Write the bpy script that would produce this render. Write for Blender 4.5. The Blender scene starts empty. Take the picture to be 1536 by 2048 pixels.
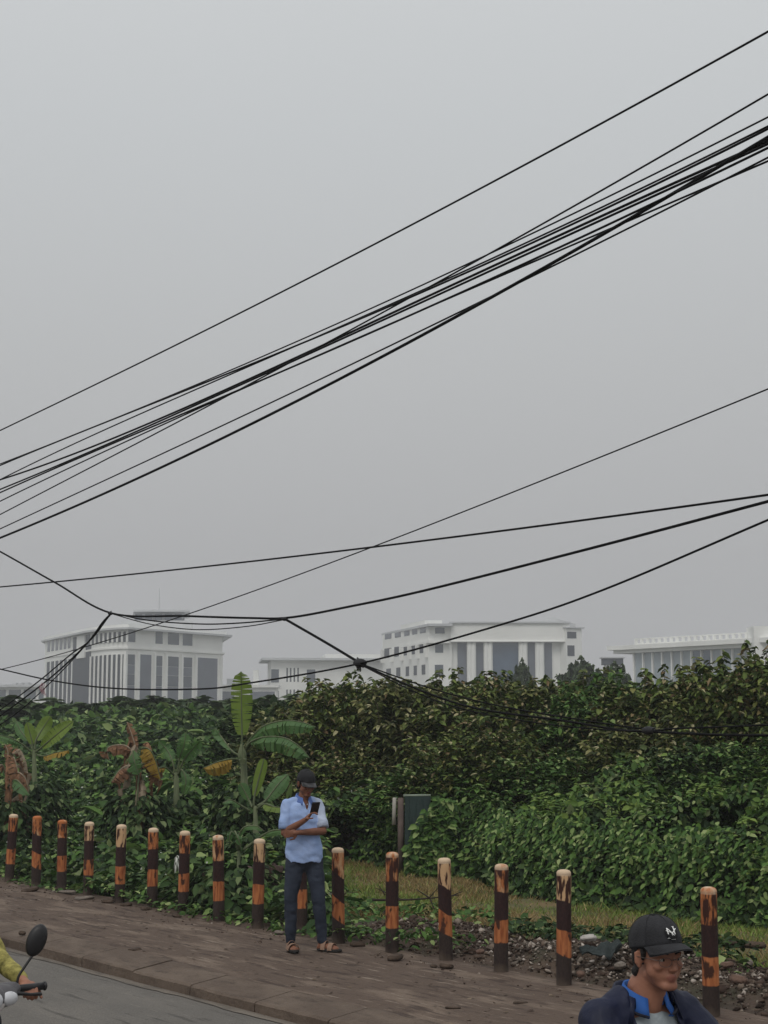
import bpy, bmesh, math, random
import numpy as np
from mathutils import Vector, Matrix, Quaternion, noise
R = math.radians
rng = np.random.RandomState(7)
random.seed(7)
scene = bpy.context.scene
COL = scene.collection

# ------------------------------------------------------------------ camera
FP, CU, CV, HV = 3200.0, 768.0, 1024.0, 1444.0       # focal length and horizon in photo pixels
PITCH = math.atan((HV - CV) / FP)
CAMZ = 2.15
cam = bpy.data.cameras.new('camera'); cam_o = bpy.data.objects.new('camera', cam); COL.objects.link(cam_o)
cam.sensor_fit = 'VERTICAL'; cam.sensor_height = 36; cam.lens = FP / 2048 * 36
cam.clip_start = 0.1; cam.clip_end = 3000
cam_o.location = (0, 0, CAMZ); cam_o.rotation_euler = (math.pi / 2 + PITCH, 0, 0)
scene.camera = cam_o

# ------------------------------------------------------------------ sky, sun, exposure
SUN_EL, SUN_AZ = R(52), R(200)
w = bpy.data.worlds.new('World'); scene.world = w; w.use_nodes = True
nt = w.node_tree; nt.nodes.clear()
def wn(t): return nt.nodes.new(t)
sky = wn('ShaderNodeTexSky'); sky.sky_type = 'NISHITA'; sky.sun_disc = False
sky.sun_elevation = SUN_EL; sky.sun_rotation = SUN_AZ; sky.dust_density = 6; sky.air_density = 1.0
hs = wn('ShaderNodeHueSaturation'); hs.inputs['Saturation'].default_value = 0.10
tc = wn('ShaderNodeTexCoord'); sp = wn('ShaderNodeSeparateXYZ'); rp = wn('ShaderNodeValToRGB')
nt.links.new(tc.outputs['Generated'], sp.inputs[0]); nt.links.new(sp.outputs['Z'], rp.inputs[0])
cr = rp.color_ramp; cr.elements[0].position = 0.0; cr.elements[0].color = (4.36, 4.38, 4.46, 1)
cr.elements[1].position = 1.0; cr.elements[1].color = (8.6, 8.9, 9.1, 1)
for p, c in ((.10, (4.42, 4.46, 4.55)), (.22, (5.05, 5.16, 5.24)), (.36, (5.8, 6.02, 6.16)), (.6, (7.3, 7.5, 7.6))):
    e = cr.elements.new(p); e.color = (*c, 1)
mx = wn('ShaderNodeMix'); mx.data_type = 'RGBA'; mx.inputs[0].default_value = 0.92   # thick cloud over the clear sky
bg = wn('ShaderNodeBackground'); bg.inputs[1].default_value = 0.10; wo = wn('ShaderNodeOutputWorld')
nt.links.new(sky.outputs[0], hs.inputs['Color']); nt.links.new(hs.outputs[0], mx.inputs[6])
nt.links.new(rp.outputs[0], mx.inputs[7]); nt.links.new(mx.outputs[2], bg.inputs[0]); nt.links.new(bg.outputs[0], wo.inputs[0])
sl = bpy.data.lights.new('sun', 'SUN'); sl.energy = 0.9; sl.angle = R(25); sl.color = (1, .96, .9)
so = bpy.data.objects.new('sun', sl); COL.objects.link(so)
so.rotation_euler = (math.pi / 2 - SUN_EL, 0, math.pi - SUN_AZ)
scene.view_settings.view_transform = 'Standard'; scene.view_settings.look = 'None'
scene.view_settings.exposure = 0; scene.view_settings.gamma = 1; scene.view_settings.use_curve_mapping = False
scene.cycles.volume_bounces = 1; scene.cycles.max_bounces = 8; scene.cycles.transparent_max_bounces = 8

# ------------------------------------------------------------------ geometry of the place
cP, sP = math.cos(PITCH), math.sin(PITCH)
def ray(u, v):
    a, b = (u - CU) / FP, (CV - v) / FP
    return Vector((a, cP - b * sP, sP + b * cP))
def at(u, v, y):                       # point seen at photo pixel (u, v) at depth y
    r = ray(u, v); return Vector((r.x / r.y * y, y, CAMZ + r.z / r.y * y))
def onz(u, v, z=0.0):
    r = ray(u, v); k = (z - CAMZ) / r.z; return Vector((r.x * k, r.y * k, z))
_g0, _g1 = onz(18, 1763), onz(1128, 1969)
DA = (_g0 - _g1).normalized(); DN = Vector((DA.y, -DA.x, 0))          # along the road (away), across it (away)
if DN.y < 0: DN = -DN
YAWR = math.atan2(-DA.x, DA.y)                                        # heading of the traffic: rotation of the road
def W(s, t, z=0.0): p = DA * s + DN * t; return Vector((p.x, p.y, z))
def ST(p): return p.x * DA.x + p.y * DA.y, p.x * DN.x + p.y * DN.y
TP = ST(_g0)[1]                        # the line of posts
def ont(u, v, t):                      # photo pixel onto the vertical plane at distance t across the road
    r = ray(u, v); k = t / (r.x * DN.x + r.y * DN.y); return Vector((r.x * k, r.y * k, CAMZ + r.z * k))

# ------------------------------------------------------------------ materials
MATS = {}
def M(name, col, rough=.8, var=.15, scale=6., bump=0., bscale=60., spec=.3, metal=0., col2=None, stretch=None, detail=4, coat=0.):
    if name in MATS: return MATS[name]
    m = bpy.data.materials.new(name); m.use_nodes = True; n = m.node_tree; b = n.nodes['Principled BSDF']
    b.inputs['Roughness'].default_value = rough; b.inputs['Metallic'].default_value = metal
    b.inputs['Specular IOR Level'].default_value = spec
    if coat: b.inputs['Coat Weight'].default_value = coat
    t = n.nodes.new('ShaderNodeTexCoord'); mp = n.nodes.new('ShaderNodeMapping')
    n.links.new(t.outputs['Object'], mp.inputs[0])
    if stretch: mp.inputs['Scale'].default_value = stretch
    no = n.nodes.new('ShaderNodeTexNoise'); no.inputs['Scale'].default_value = scale; no.inputs['Detail'].default_value = detail
    n.links.new(mp.outputs[0], no.inputs['Vector'])
    r = n.nodes.new('ShaderNodeValToRGB'); r.color_ramp.elements[0].position = .3; r.color_ramp.elements[1].position = .7
    c2 = col2 if col2 else tuple(min(1, c * (1 + var)) for c in col)
    c1 = col if col2 else tuple(c * (1 - var) for c in col)
    r.color_ramp.elements[0].color = (*c1, 1); r.color_ramp.elements[1].color = (*c2, 1)
    n.links.new(no.outputs['Fac'], r.inputs[0]); n.links.new(r.outputs[0], b.inputs['Base Color'])
    if bump:
        n2 = n.nodes.new('ShaderNodeTexNoise'); n2.inputs['Scale'].default_value = bscale; n2.inputs['Detail'].default_value = 5
        n.links.new(mp.outputs[0], n2.inputs['Vector'])
        bp = n.nodes.new('ShaderNodeBump'); bp.inputs['Strength'].default_value = bump; bp.inputs['Distance'].default_value = .01
        n.links.new(n2.outputs['Fac'], bp.inputs['Height']); n.links.new(bp.outputs[0], b.inputs['Normal'])
    MATS[name] = m; return m
def MI(name, cols, rough=.65, trans=.13, spec=.3):        # one colour per loose piece: leaves, stones
    if name in MATS: return MATS[name]
    m = bpy.data.materials.new(name); m.use_nodes = True; n = m.node_tree; b = n.nodes['Principled BSDF']
    b.inputs['Roughness'].default_value = rough; b.inputs['Specular IOR Level'].default_value = spec * .5
    g = n.nodes.new('ShaderNodeNewGeometry'); r = n.nodes.new('ShaderNodeValToRGB'); r.color_ramp.interpolation = 'LINEAR'
    el = r.color_ramp.elements
    while len(el) < len(cols): el.new(.5)
    for i, (p, c) in enumerate(cols): el[i].position = p; el[i].color = (*c, 1)
    n.links.new(g.outputs['Random Per Island'], r.inputs[0])
    n.links.new(r.outputs[0], b.inputs['Base Color'])
    if trans:
        tr = n.nodes.new('ShaderNodeBsdfTranslucent'); n.links.new(r.outputs[0], tr.inputs['Color'])
        ms = n.nodes.new('ShaderNodeMixShader'); ms.inputs[0].default_value = trans
        n.links.new(b.outputs[0], ms.inputs[1]); n.links.new(tr.outputs[0], ms.inputs[2])
        n.links.new(ms.outputs[0], n.nodes['Material Output'].inputs['Surface'])
    MATS[name] = m; return m

# ------------------------------------------------------------------ objects
def link(o, parent=None):
    COL.objects.link(o)
    if parent is not None: o.parent = parent
    return o
def tag(o, label=None, cat=None, group=None, kind=None):
    if label: o['label'] = label
    if cat: o['category'] = cat
    if group: o['group'] = group
    if kind: o['kind'] = kind
    return o
def empty(name, loc, rz=0., label=None, cat=None, group=None):
    o = bpy.data.objects.new(name, None); o.location = loc; o.rotation_euler = (0, 0, rz); o.empty_display_size = .2
    return tag(link(o), label, cat, group)
def from_np(name, V, F, mat, parent=None, smooth=False, loc=None):
    """V (n,3); F (m,k) with one k"""
    me = bpy.data.meshes.new(name); V = np.asarray(V, dtype=np.float32); F = np.asarray(F, dtype=np.int32)
    me.vertices.add(len(V)); me.vertices.foreach_set('co', V.ravel())
    k = F.shape[1]; me.loops.add(F.size); me.loops.foreach_set('vertex_index', F.ravel())
    me.polygons.add(len(F)); me.polygons.foreach_set('loop_start', np.arange(0, F.size, k, dtype=np.int32))
    me.update(calc_edges=True); me.validate()
    if smooth: me.polygons.foreach_set('use_smooth', np.ones(len(me.polygons), dtype=bool))
    if mat: me.materials.append(mat)
    o = bpy.data.objects.new(name, me)
    if loc is not None: o.location = loc
    return link(o, parent)
class MB:
    def __init__(s): s.v = []; s.f = []
    def add(s, vs, fs):
        b = len(s.v); s.v += [Vector(v) for v in vs]; s.f += [tuple(b + i for i in f) for f in fs]; return s
    def box(s, c, d, rot=None):
        vs = []
        for z in (-.5, .5):
            for x, y in ((-.5, -.5), (.5, -.5), (.5, .5), (-.5, .5)):
                p = Vector((x * d[0], y * d[1], z * d[2]))
                if rot is not None: p = rot @ p
                vs.append(p + Vector(c))
        return s.add(vs, [(3, 2, 1, 0), (4, 5, 6, 7), (0, 1, 5, 4), (1, 2, 6, 5), (2, 3, 7, 6), (3, 0, 4, 7)])
    def hexa(s, b4, t4):              # bottom ring, top ring (counterclockwise from above)
        return s.add(list(b4) + list(t4), [(3, 2, 1, 0), (4, 5, 6, 7), (0, 1, 5, 4), (1, 2, 6, 5), (2, 3, 7, 6), (3, 0, 4, 7)])
    def loft(s, rings, cap=True, closed=True):
        b = len(s.v); n = len(rings[0])
        for r in rings: s.v += [Vector(p) for p in r]
        for i in range(len(rings) - 1):
            for j in range(n if closed else n - 1):
                a, c = b + i * n + j, b + i * n + (j + 1) % n
                s.f.append((a, c, c + n, a + n))
        if cap:
            s.f.append(tuple(b + j for j in reversed(range(n)))); s.f.append(tuple(b + (len(rings) - 1) * n + j for j in range(n)))
        return s
    def tube(s, pts, rad, n=8, flat=1., caps=True):
        pts = [Vector(p) for p in pts]; rad = rad if hasattr(rad, '__len__') else [rad] * len(pts)
        rings = []; up = Vector((0, 0, 1)); prev = None
        for i, p in enumerate(pts):
            d = (pts[min(i + 1, len(pts) - 1)] - pts[max(i - 1, 0)]).normalized()
            if prev is None:
                x = d.cross(up)
                if x.length < 1e-3: x = Vector((1, 0, 0))
                x.normalize()
            else:
                x = prev - d * prev.dot(d); x.normalize()
            prev = x; y = d.cross(x)
            rings.append([p + (x * math.cos(2 * math.pi * k / n) + y * math.sin(2 * math.pi * k / n) * flat) * rad[i] for k in range(n)])
        return s.loft(rings, caps)
    def cap(s, p0, r0, p1, r1, n=14):  # tapered capsule, rounded ends
        p0, p1 = Vector(p0), Vector(p1); d = p1 - p0; L = d.length; d = d / L if L > 1e-6 else Vector((0, 0, 1))
        pts, rs = [], []
        for a in (88, 60, 30, 0): pts.append(p0 - d * r0 * math.sin(R(a))); rs.append(max(r0 * math.cos(R(a)), 1e-4))
        for a in (0, 30, 60, 88): pts.append(p1 + d * r1 * math.sin(R(a))); rs.append(max(r1 * math.cos(R(a)), 1e-4))
        if L < 1e-6: pts.pop(4); rs.pop(4)
        x = d.cross(Vector((0.1, .3, .95)) if abs(d.z) < .9 else Vector((1, 0, 0))).normalized(); y = d.cross(x)
        return s.loft([[p + (x * math.cos(2 * math.pi * k / n) + y * math.sin(2 * math.pi * k / n)) * r for k in range(n)] for p, r in zip(pts, rs)])
    def chain(s, pts, rs, n=14):
        for i in range(len(pts) - 1): s.cap(pts[i], rs[i], pts[i + 1], rs[i + 1], n)
        return s
    def ell(s, c, r, rot=None, n=18, m=10):
        rings = []
        for i in range(m + 1):
            a = -math.pi / 2 + math.pi * i / m; a = max(min(a, 1.555), -1.555); ring = []
            for k in range(n):
                p = Vector((r[0] * math.cos(a) * math.cos(2 * math.pi * k / n), r[1] * math.cos(a) * math.sin(2 * math.pi * k / n), r[2] * math.sin(a)))
                if rot is not None: p = rot @ p
                ring.append(p + Vector(c))
            rings.append(ring)
        return s.loft(rings)
    def xf(s, mtx, start=0):
        for i in range(start, len(s.v)): s.v[i] = mtx @ s.v[i]
        return s
    def build(s, name, mat, parent=None, smooth=False, bevel=0., seg=2):
        me = bpy.data.meshes.new(name); me.from_pydata([tuple(v) for v in s.v], [], s.f); me.validate()
        if bevel:
            bm = bmesh.new(); bm.from_mesh(me)
            bmesh.ops.remove_doubles(bm, verts=bm.verts, dist=1e-5)
            es = [e for e in bm.edges if len(e.link_faces) == 2 and e.calc_face_angle(0) > .5]
            bmesh.ops.bevel(bm, geom=es, offset=bevel, segments=seg, affect='EDGES', clamp_overlap=True)
            bm.to_mesh(me); bm.free()
        if smooth: me.polygons.foreach_set('use_smooth', np.ones(len(me.polygons), dtype=bool))
        for m_ in (mat if isinstance(mat, (list, tuple)) else [mat]): me.materials.append(m_)
        o = bpy.data.objects.new(name, me); return link(o, parent)
    def skin(s, name, mat, parent=None, voxel=.006, smooth=4, disp=None, matfn=None, fac=.5, cut=None, thick=0.):
        """union of the overlapping shapes as one continuous surface"""
        me = bpy.data.meshes.new(name); me.from_pydata([tuple(v) for v in s.v], [], s.f)
        bm = bmesh.new(); bm.from_mesh(me); bmesh.ops.recalc_face_normals(bm, faces=bm.faces); bm.to_mesh(me); bm.free()
        o = bpy.data.objects.new(name, me); COL.objects.link(o)
        r = o.modifiers.new('r', 'REMESH'); r.mode = 'VOXEL'; r.voxel_size = voxel
        if smooth: q = o.modifiers.new('s', 'SMOOTH'); q.iterations = smooth; q.factor = fac
        dg = bpy.context.evaluated_depsgraph_get(); ev = o.evaluated_get(dg); m2 = bpy.data.meshes.new_from_object(ev)
        bpy.data.objects.remove(o); bpy.data.meshes.remove(me); m2.name = name
        if disp:
            ns = [v.normal.copy() for v in m2.vertices]
            for v, n_ in zip(m2.vertices, ns): v.co += n_ * disp(v.co)
        if cut:
            bm = bmesh.new(); bm.from_mesh(m2); bmesh.ops.delete(bm, geom=[f for f in bm.faces if cut(f.calc_center_median())], context='FACES')
            for _ in range(4):                      # relax the cut edge
                new = {}
                for v in bm.verts:
                    es = [e for e in v.link_edges if e.is_boundary]
                    if len(es) == 2: new[v] = v.co * .4 + (es[0].other_vert(v).co + es[1].other_vert(v).co) * .3
                for v, c in new.items(): v.co = c
            bm.to_mesh(m2); bm.free()
        m2.polygons.foreach_set('use_smooth', np.ones(len(m2.polygons), dtype=bool))
        m2.materials.clear()
        for m_ in (mat if isinstance(mat, (list, tuple)) else [mat]): m2.materials.append(m_)
        if matfn:
            for p in m2.polygons: p.material_index = matfn(p.center)
        ob = bpy.data.objects.new(name, m2)
        if thick: md = ob.modifiers.new('thickness', 'SOLIDIFY'); md.thickness = thick; md.offset = -1
        return link(ob, parent)
def copy_tree(o, parent=None):
    c = o.copy(); COL.objects.link(c)
    if parent is not None: c.parent = parent
    for ch in [x for x in bpy.data.objects if x.parent == o]: copy_tree(ch, c)
    return c
def ROT(x=0, y=0, z=0): return (Matrix.Rotation(R(z), 3, 'Z') @ Matrix.Rotation(R(y), 3, 'Y') @ Matrix.Rotation(R(x), 3, 'X'))

# ------------------------------------------------------------------ the setting: ground, road, footpath, field
def sheet(name, s0, s1, t0, t1, ds, dt, zf, mat, snap=None):
    ns, ntt = max(2, int((s1 - s0) / ds) + 1), max(2, int((t1 - t0) / dt) + 1)
    S = np.linspace(s0, s1, ns); T = np.linspace(t0, t1, ntt); V = []
    for t in T:
        for s in S:
            p = W(s, t, zf(s, t)); V.append((p.x, p.y, p.z))
    F = [(j * ns + i, j * ns + i + 1, (j + 1) * ns + i + 1, (j + 1) * ns + i) for j in range(ntt - 1) for i in range(ns - 1)]
    o = from_np(name, V, F, mat, smooth=True)
    bm = bmesh.new(); bm.from_mesh(o.data); bmesh.ops.recalc_face_normals(bm, faces=bm.faces)
    for f in bm.faces:
        if f.normal.z < 0: f.normal_flip()
    bm.to_mesh(o.data); bm.free()
    return tag(o, kind='structure')
TK = 7.13                                # foot of the kerb
ZR = -0.14
def tex_coord_road(n):
    t = n.nodes.new('ShaderNodeTexCoord'); mp = n.nodes.new('ShaderNodeMapping'); mp.vector_type = 'POINT'
    mp.inputs['Rotation'].default_value = (0, 0, -math.atan2(DA.y, DA.x)); n.links.new(t.outputs['Object'], mp.inputs[0]); return mp.outputs[0]
def ground_mat(name, base, patches, bump=.5, rough=.85, spec=.25, fine=(120., .25)):
    """base colour + list of (colour, scale, stretch across, lo, hi, amount)"""
    m = bpy.data.materials.new(name); m.use_nodes = True; n = m.node_tree; b = n.nodes['Principled BSDF']
    b.inputs['Roughness'].default_value = rough; b.inputs['Specular IOR Level'].default_value = spec
    vec = tex_coord_road(n); rgb = n.nodes.new('ShaderNodeRGB'); rgb.outputs[0].default_value = (*base, 1); cur = rgb.outputs[0]
    for c, sc, st, lo, hi, am in patches:
        mp = n.nodes.new('ShaderNodeMapping'); mp.inputs['Scale'].default_value = (1, st, 1); n.links.new(vec, mp.inputs[0])
        no = n.nodes.new('ShaderNodeTexNoise'); no.inputs['Scale'].default_value = sc; no.inputs['Detail'].default_value = 6; no.inputs['Roughness'].default_value = .6
        n.links.new(mp.outputs[0], no.inputs['Vector'])
        mr = n.nodes.new('ShaderNodeMapRange'); mr.inputs['From Min'].default_value = lo; mr.inputs['From Max'].default_value = hi; mr.inputs['To Max'].default_value = am
        n.links.new(no.outputs['Fac'], mr.inputs['Value'])
        x = n.nodes.new('ShaderNodeMix'); x.data_type = 'RGBA'; x.inputs[7].default_value = (*c, 1)
        n.links.new(mr.outputs[0], x.inputs[0]); n.links.new(cur, x.inputs[6]); cur = x.outputs[2]
    fn = n.nodes.new('ShaderNodeTexNoise'); fn.inputs['Scale'].default_value = fine[0]; fn.inputs['Detail'].default_value = 3; n.links.new(vec, fn.inputs['Vector'])
    mr = n.nodes.new('ShaderNodeMapRange'); mr.inputs['To Min'].default_value = 1 - fine[1] * 2; mr.inputs['To Max'].default_value = 1 + fine[1] * 2; n.links.new(fn.outputs['Fac'], mr.inputs['Value'])
    mu = n.nodes.new('ShaderNodeMix'); mu.data_type = 'RGBA'; mu.blend_type = 'MULTIPLY'; mu.inputs[0].default_value = 1
    n.links.new(cur, mu.inputs[6]); n.links.new(mr.outputs[0], mu.inputs[7]); n.links.new(mu.outputs[2], b.inputs['Base Color'])
    nb = n.nodes.new('ShaderNodeTexNoise'); nb.inputs['Scale'].default_value = 22; nb.inputs['Detail'].default_value = 8; n.links.new(vec, nb.inputs['Vector'])
    bp = n.nodes.new('ShaderNodeBump'); bp.inputs['Strength'].default_value = bump; bp.inputs['Distance'].default_value = .02
    n.links.new(nb.outputs['Fac'], bp.inputs['Height']); n.links.new(bp.outputs[0], b.inputs['Normal'])
    return m
m_road = ground_mat('asphalt', (.118, .108, .096), [((.155, .14, .122), .7, 3, .45, .65, .7), ((.062, .056, .05), 1.3, 7, .58, .66, .8), ((.19, .17, .145), 3, 10, .62, .68, .5), ((.05, .045, .04), 9, 2, .66, .70, .6)], bump=.6, rough=.8, fine=(120., .45))
m_walk = ground_mat('worn_concrete', (.098, .068, .051), [((.165, .122, .092), .9, 3.0, .52, .60, .9), ((.050, .032, .024), 1.7, 4.5, .54, .62, .9), ((.25, .20, .155), 2.2, 9, .60, .66, .85), ((.035, .024, .018), 3.5, 8, .60, .66, .8)], bump=.8)
m_field = ground_mat('soil', (.058, .038, .028), [((.085, .058, .04), 1.2, 1, .45, .6, .8), ((.03, .035, .018), 2.2, 1, .5, .65, .7), ((.12, .10, .07), 6, 1, .6, .7, .6)], bump=1.)
m_base = ground_mat('earth', (.06, .055, .035), [((.04, .05, .025), .05, 1, .4, .6, .8)], bump=.3)

g = from_np('ground', [(-700, -150, -.5), (700, -150, -.5), (700, 640, -.5), (-700, 640, -.5)], [(0, 1, 2, 3)], m_base); tag(g, kind='structure')
def z_road(s, t): return ZR + .012 * noise.noise(Vector((s * .3, t * .5, 0))) + .02 * (1 - min(abs(t - 2) / 6, 1))
sheet('road', -40, 120, -4, TK + .02, .8, .3, z_road, m_road)
KB = []                                   # kerb profile across: (t, z)
def z_walk(s, t):
    n_ = .014 * noise.noise(Vector((s * .8, t * 1.6, 3))) + .006 * noise.noise(Vector((s * 4, t * 4, 9)))
    return (n_ - .004) * min(1, max(0, (t - TKI) / .25)) + .001
# footpath slab beyond the kerb
TKI = TK + .40
sheet('footpath', -12, 60, TKI - .03, 9.62, .11, .1, z_walk, m_walk)
def z_far(s, t): return -.15 + .01 * noise.noise(Vector((s, t, 0)))
sheet('verge', -40, 120, -9, -4.02, 1, 1, lambda s, t: 0.0, m_walk)
def mound(s, t):
    a = 1 / (1 + math.exp((s - 13.6) * 2.2)); b = math.exp(-((t - 10.45) / .62) ** 2)
    lump = .75 + .6 * noise.noise(Vector((s * .9, t * 1.1, 1)))
    return .30 * a * b * lump
def z_field(s, t):
    e = min(1, max(0, (t - 9.45) / .5))
    return e * (mound(s, t) + .05 * noise.noise(Vector((s * .7, t * .7, 5))) + .02 * noise.noise(Vector((s * 3, t * 3, 5))) - .03) - .012 + .012 * e
sheet('field', 2, 48, 9.5, 20, .13, .11, z_field, m_field)
sheet('scrubland', -40, 120, 19.9, 70, 1.5, 1.5, lambda s, t: -.06 + .1 * noise.noise(Vector((s * .1, t * .1, 5))), m_field)
# kerb: individual sloping stones
m_kerb = ground_mat('kerb_concrete', (.098, .071, .054), [((.14, .105, .08), 1.5, 2, .45, .6, .8), ((.045, .032, .024), 3, 3, .55, .7, .8)], bump=.7)
rk = random.Random(4)
kerbs = MB(); s = -2.0
while s < 46:
    L = 1.0; j = rk.uniform(-.006, .006); a0, a1 = s + .008, s + L - .008
    prof = [(TK, ZR - .15), (TK, ZR + .085), (TK + .025, ZR + .10), (TKI - .04, .006), (TKI, .005), (TKI, ZR - .15)]
    nseg = 5; rings = []
    for k in range(nseg + 1):
        ss = a0 + (a1 - a0) * k / nseg
        rings.append([W(ss, t_ + j + .008 * noise.noise(Vector((ss * 2, t_ * 9, 2))), z_ + j + (.010 * noise.noise(Vector((ss * 3, t_ * 8, 7))) if z_ > ZR else 0)) for t_, z_ in prof])
    kerbs.loft(rings); s += L
ko = kerbs.build('kerb', m_kerb, bevel=0); tag(ko, kind='structure')
# pale dusty gutter strip at the foot of the kerb
m_gut = ground_mat('dust', (.17, .145, .12), [((.11, .095, .08), 2.5, 3, .45, .6, .9)], bump=.5)
def gut():
    V = []; F = []; n_ = 300
    for i in range(n_):
        ss = -2 + i * .16; wd = .10 + .06 * noise.noise(Vector((ss * 1.3, 0, 0))) + .03 * noise.noise(Vector((ss * 6, 0, 0)))
        for t_ in (TK - wd, TK + .002):
            p = W(ss, t_, z_road(ss, t_) + .006); V.append(tuple(p))
    F = [(2 * i, 2 * i + 1, 2 * i + 3, 2 * i + 2) for i in range(n_ - 1)]
    return from_np('gutter', V, F, m_gut)
tag(gut(), kind='structure')
# ------------------------------------------------------------------ far buildings
m_white = M('white_stone', (.80, .80, .77), .8, .06, .15)
m_grey = M('grey_render', (.50, .51, .52), .8, .08, .2)
m_glass = M('grey_glass', (.045, .06, .085), .25, .2, .3, spec=.6)
m_glassb = M('blue_glass', (.04, .075, .13), .25, .2, .3, spec=.6)
m_panel = M('grey_panel', (.11, .125, .16), .6, .1, .3)
m_dark = M('dark_recess', (.04, .048, .065), .7, .1, .3)
class Face:
    """a facade plane: photo columns u map to positions along the wall p0-p1 (plan points)"""
    def __init__(s, p0, p1):
        s.p0, s.p1 = Vector(p0), Vector(p1); s.d = (s.p1 - s.p0); s.L = s.d.length; s.d /= s.L
        s.n = Vector((s.d.y, -s.d.x)); 
        if s.n.dot(-s.p0) < 0: s.n = -s.n
        s.rot = Matrix(((s.d.x, s.n.x, 0), (s.d.y, s.n.y, 0), (0, 0, 1)))
    def x(s, u):
        k = (u - CU) / FP * cP ; r = ray(u, HV); k = r.x / r.y
        # intersection of ray x = k y with wall
        den = s.d.x - k * s.d.y; return (k * s.p0.y - s.p0.x) / den
    def y(s, a): return s.p0.y + s.d.y * a
    def z(s, v, a): return CAMZ + (HV - v) / FP * s.y(a)
    def box(s, mb, a0, a1, z0, z1, out0, out1):
        c2 = s.p0 + s.d * ((a0 + a1) / 2) + s.n * ((out0 + out1) / 2)
        mb.box((c2.x, c2.y, (z0 + z1) / 2), (a1 - a0, out1 - out0, z1 - z0), s.rot)
def plan(u, y): r = ray(u, HV); return Vector((r.x / r.y * y, y))
def zz(v, y): return CAMZ + (HV - v) / FP * y
def windows(root, F, us, z0, z1, mat=None, name='window', frame=.0):
    for u0, u1 in us:
        mb = MB(); F.box(mb, F.x(u0), F.x(u1), z0, z1, -.2, .06); mb.build(name, mat or m_glass, root)
def fins(mb, F, us, w_, z0, z1, out=.7):
    for u in us: a = F.x(u); F.box(mb, a - w_ / 2, a + w_ / 2, z0, z1, .0, out)

def prism(mb, pts, z0, z1):
    n_ = len(pts); mb.loft([[Vector((p.x, p.y, z0)) for p in pts], [Vector((p.x, p.y, z1)) for p in pts]])

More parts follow.
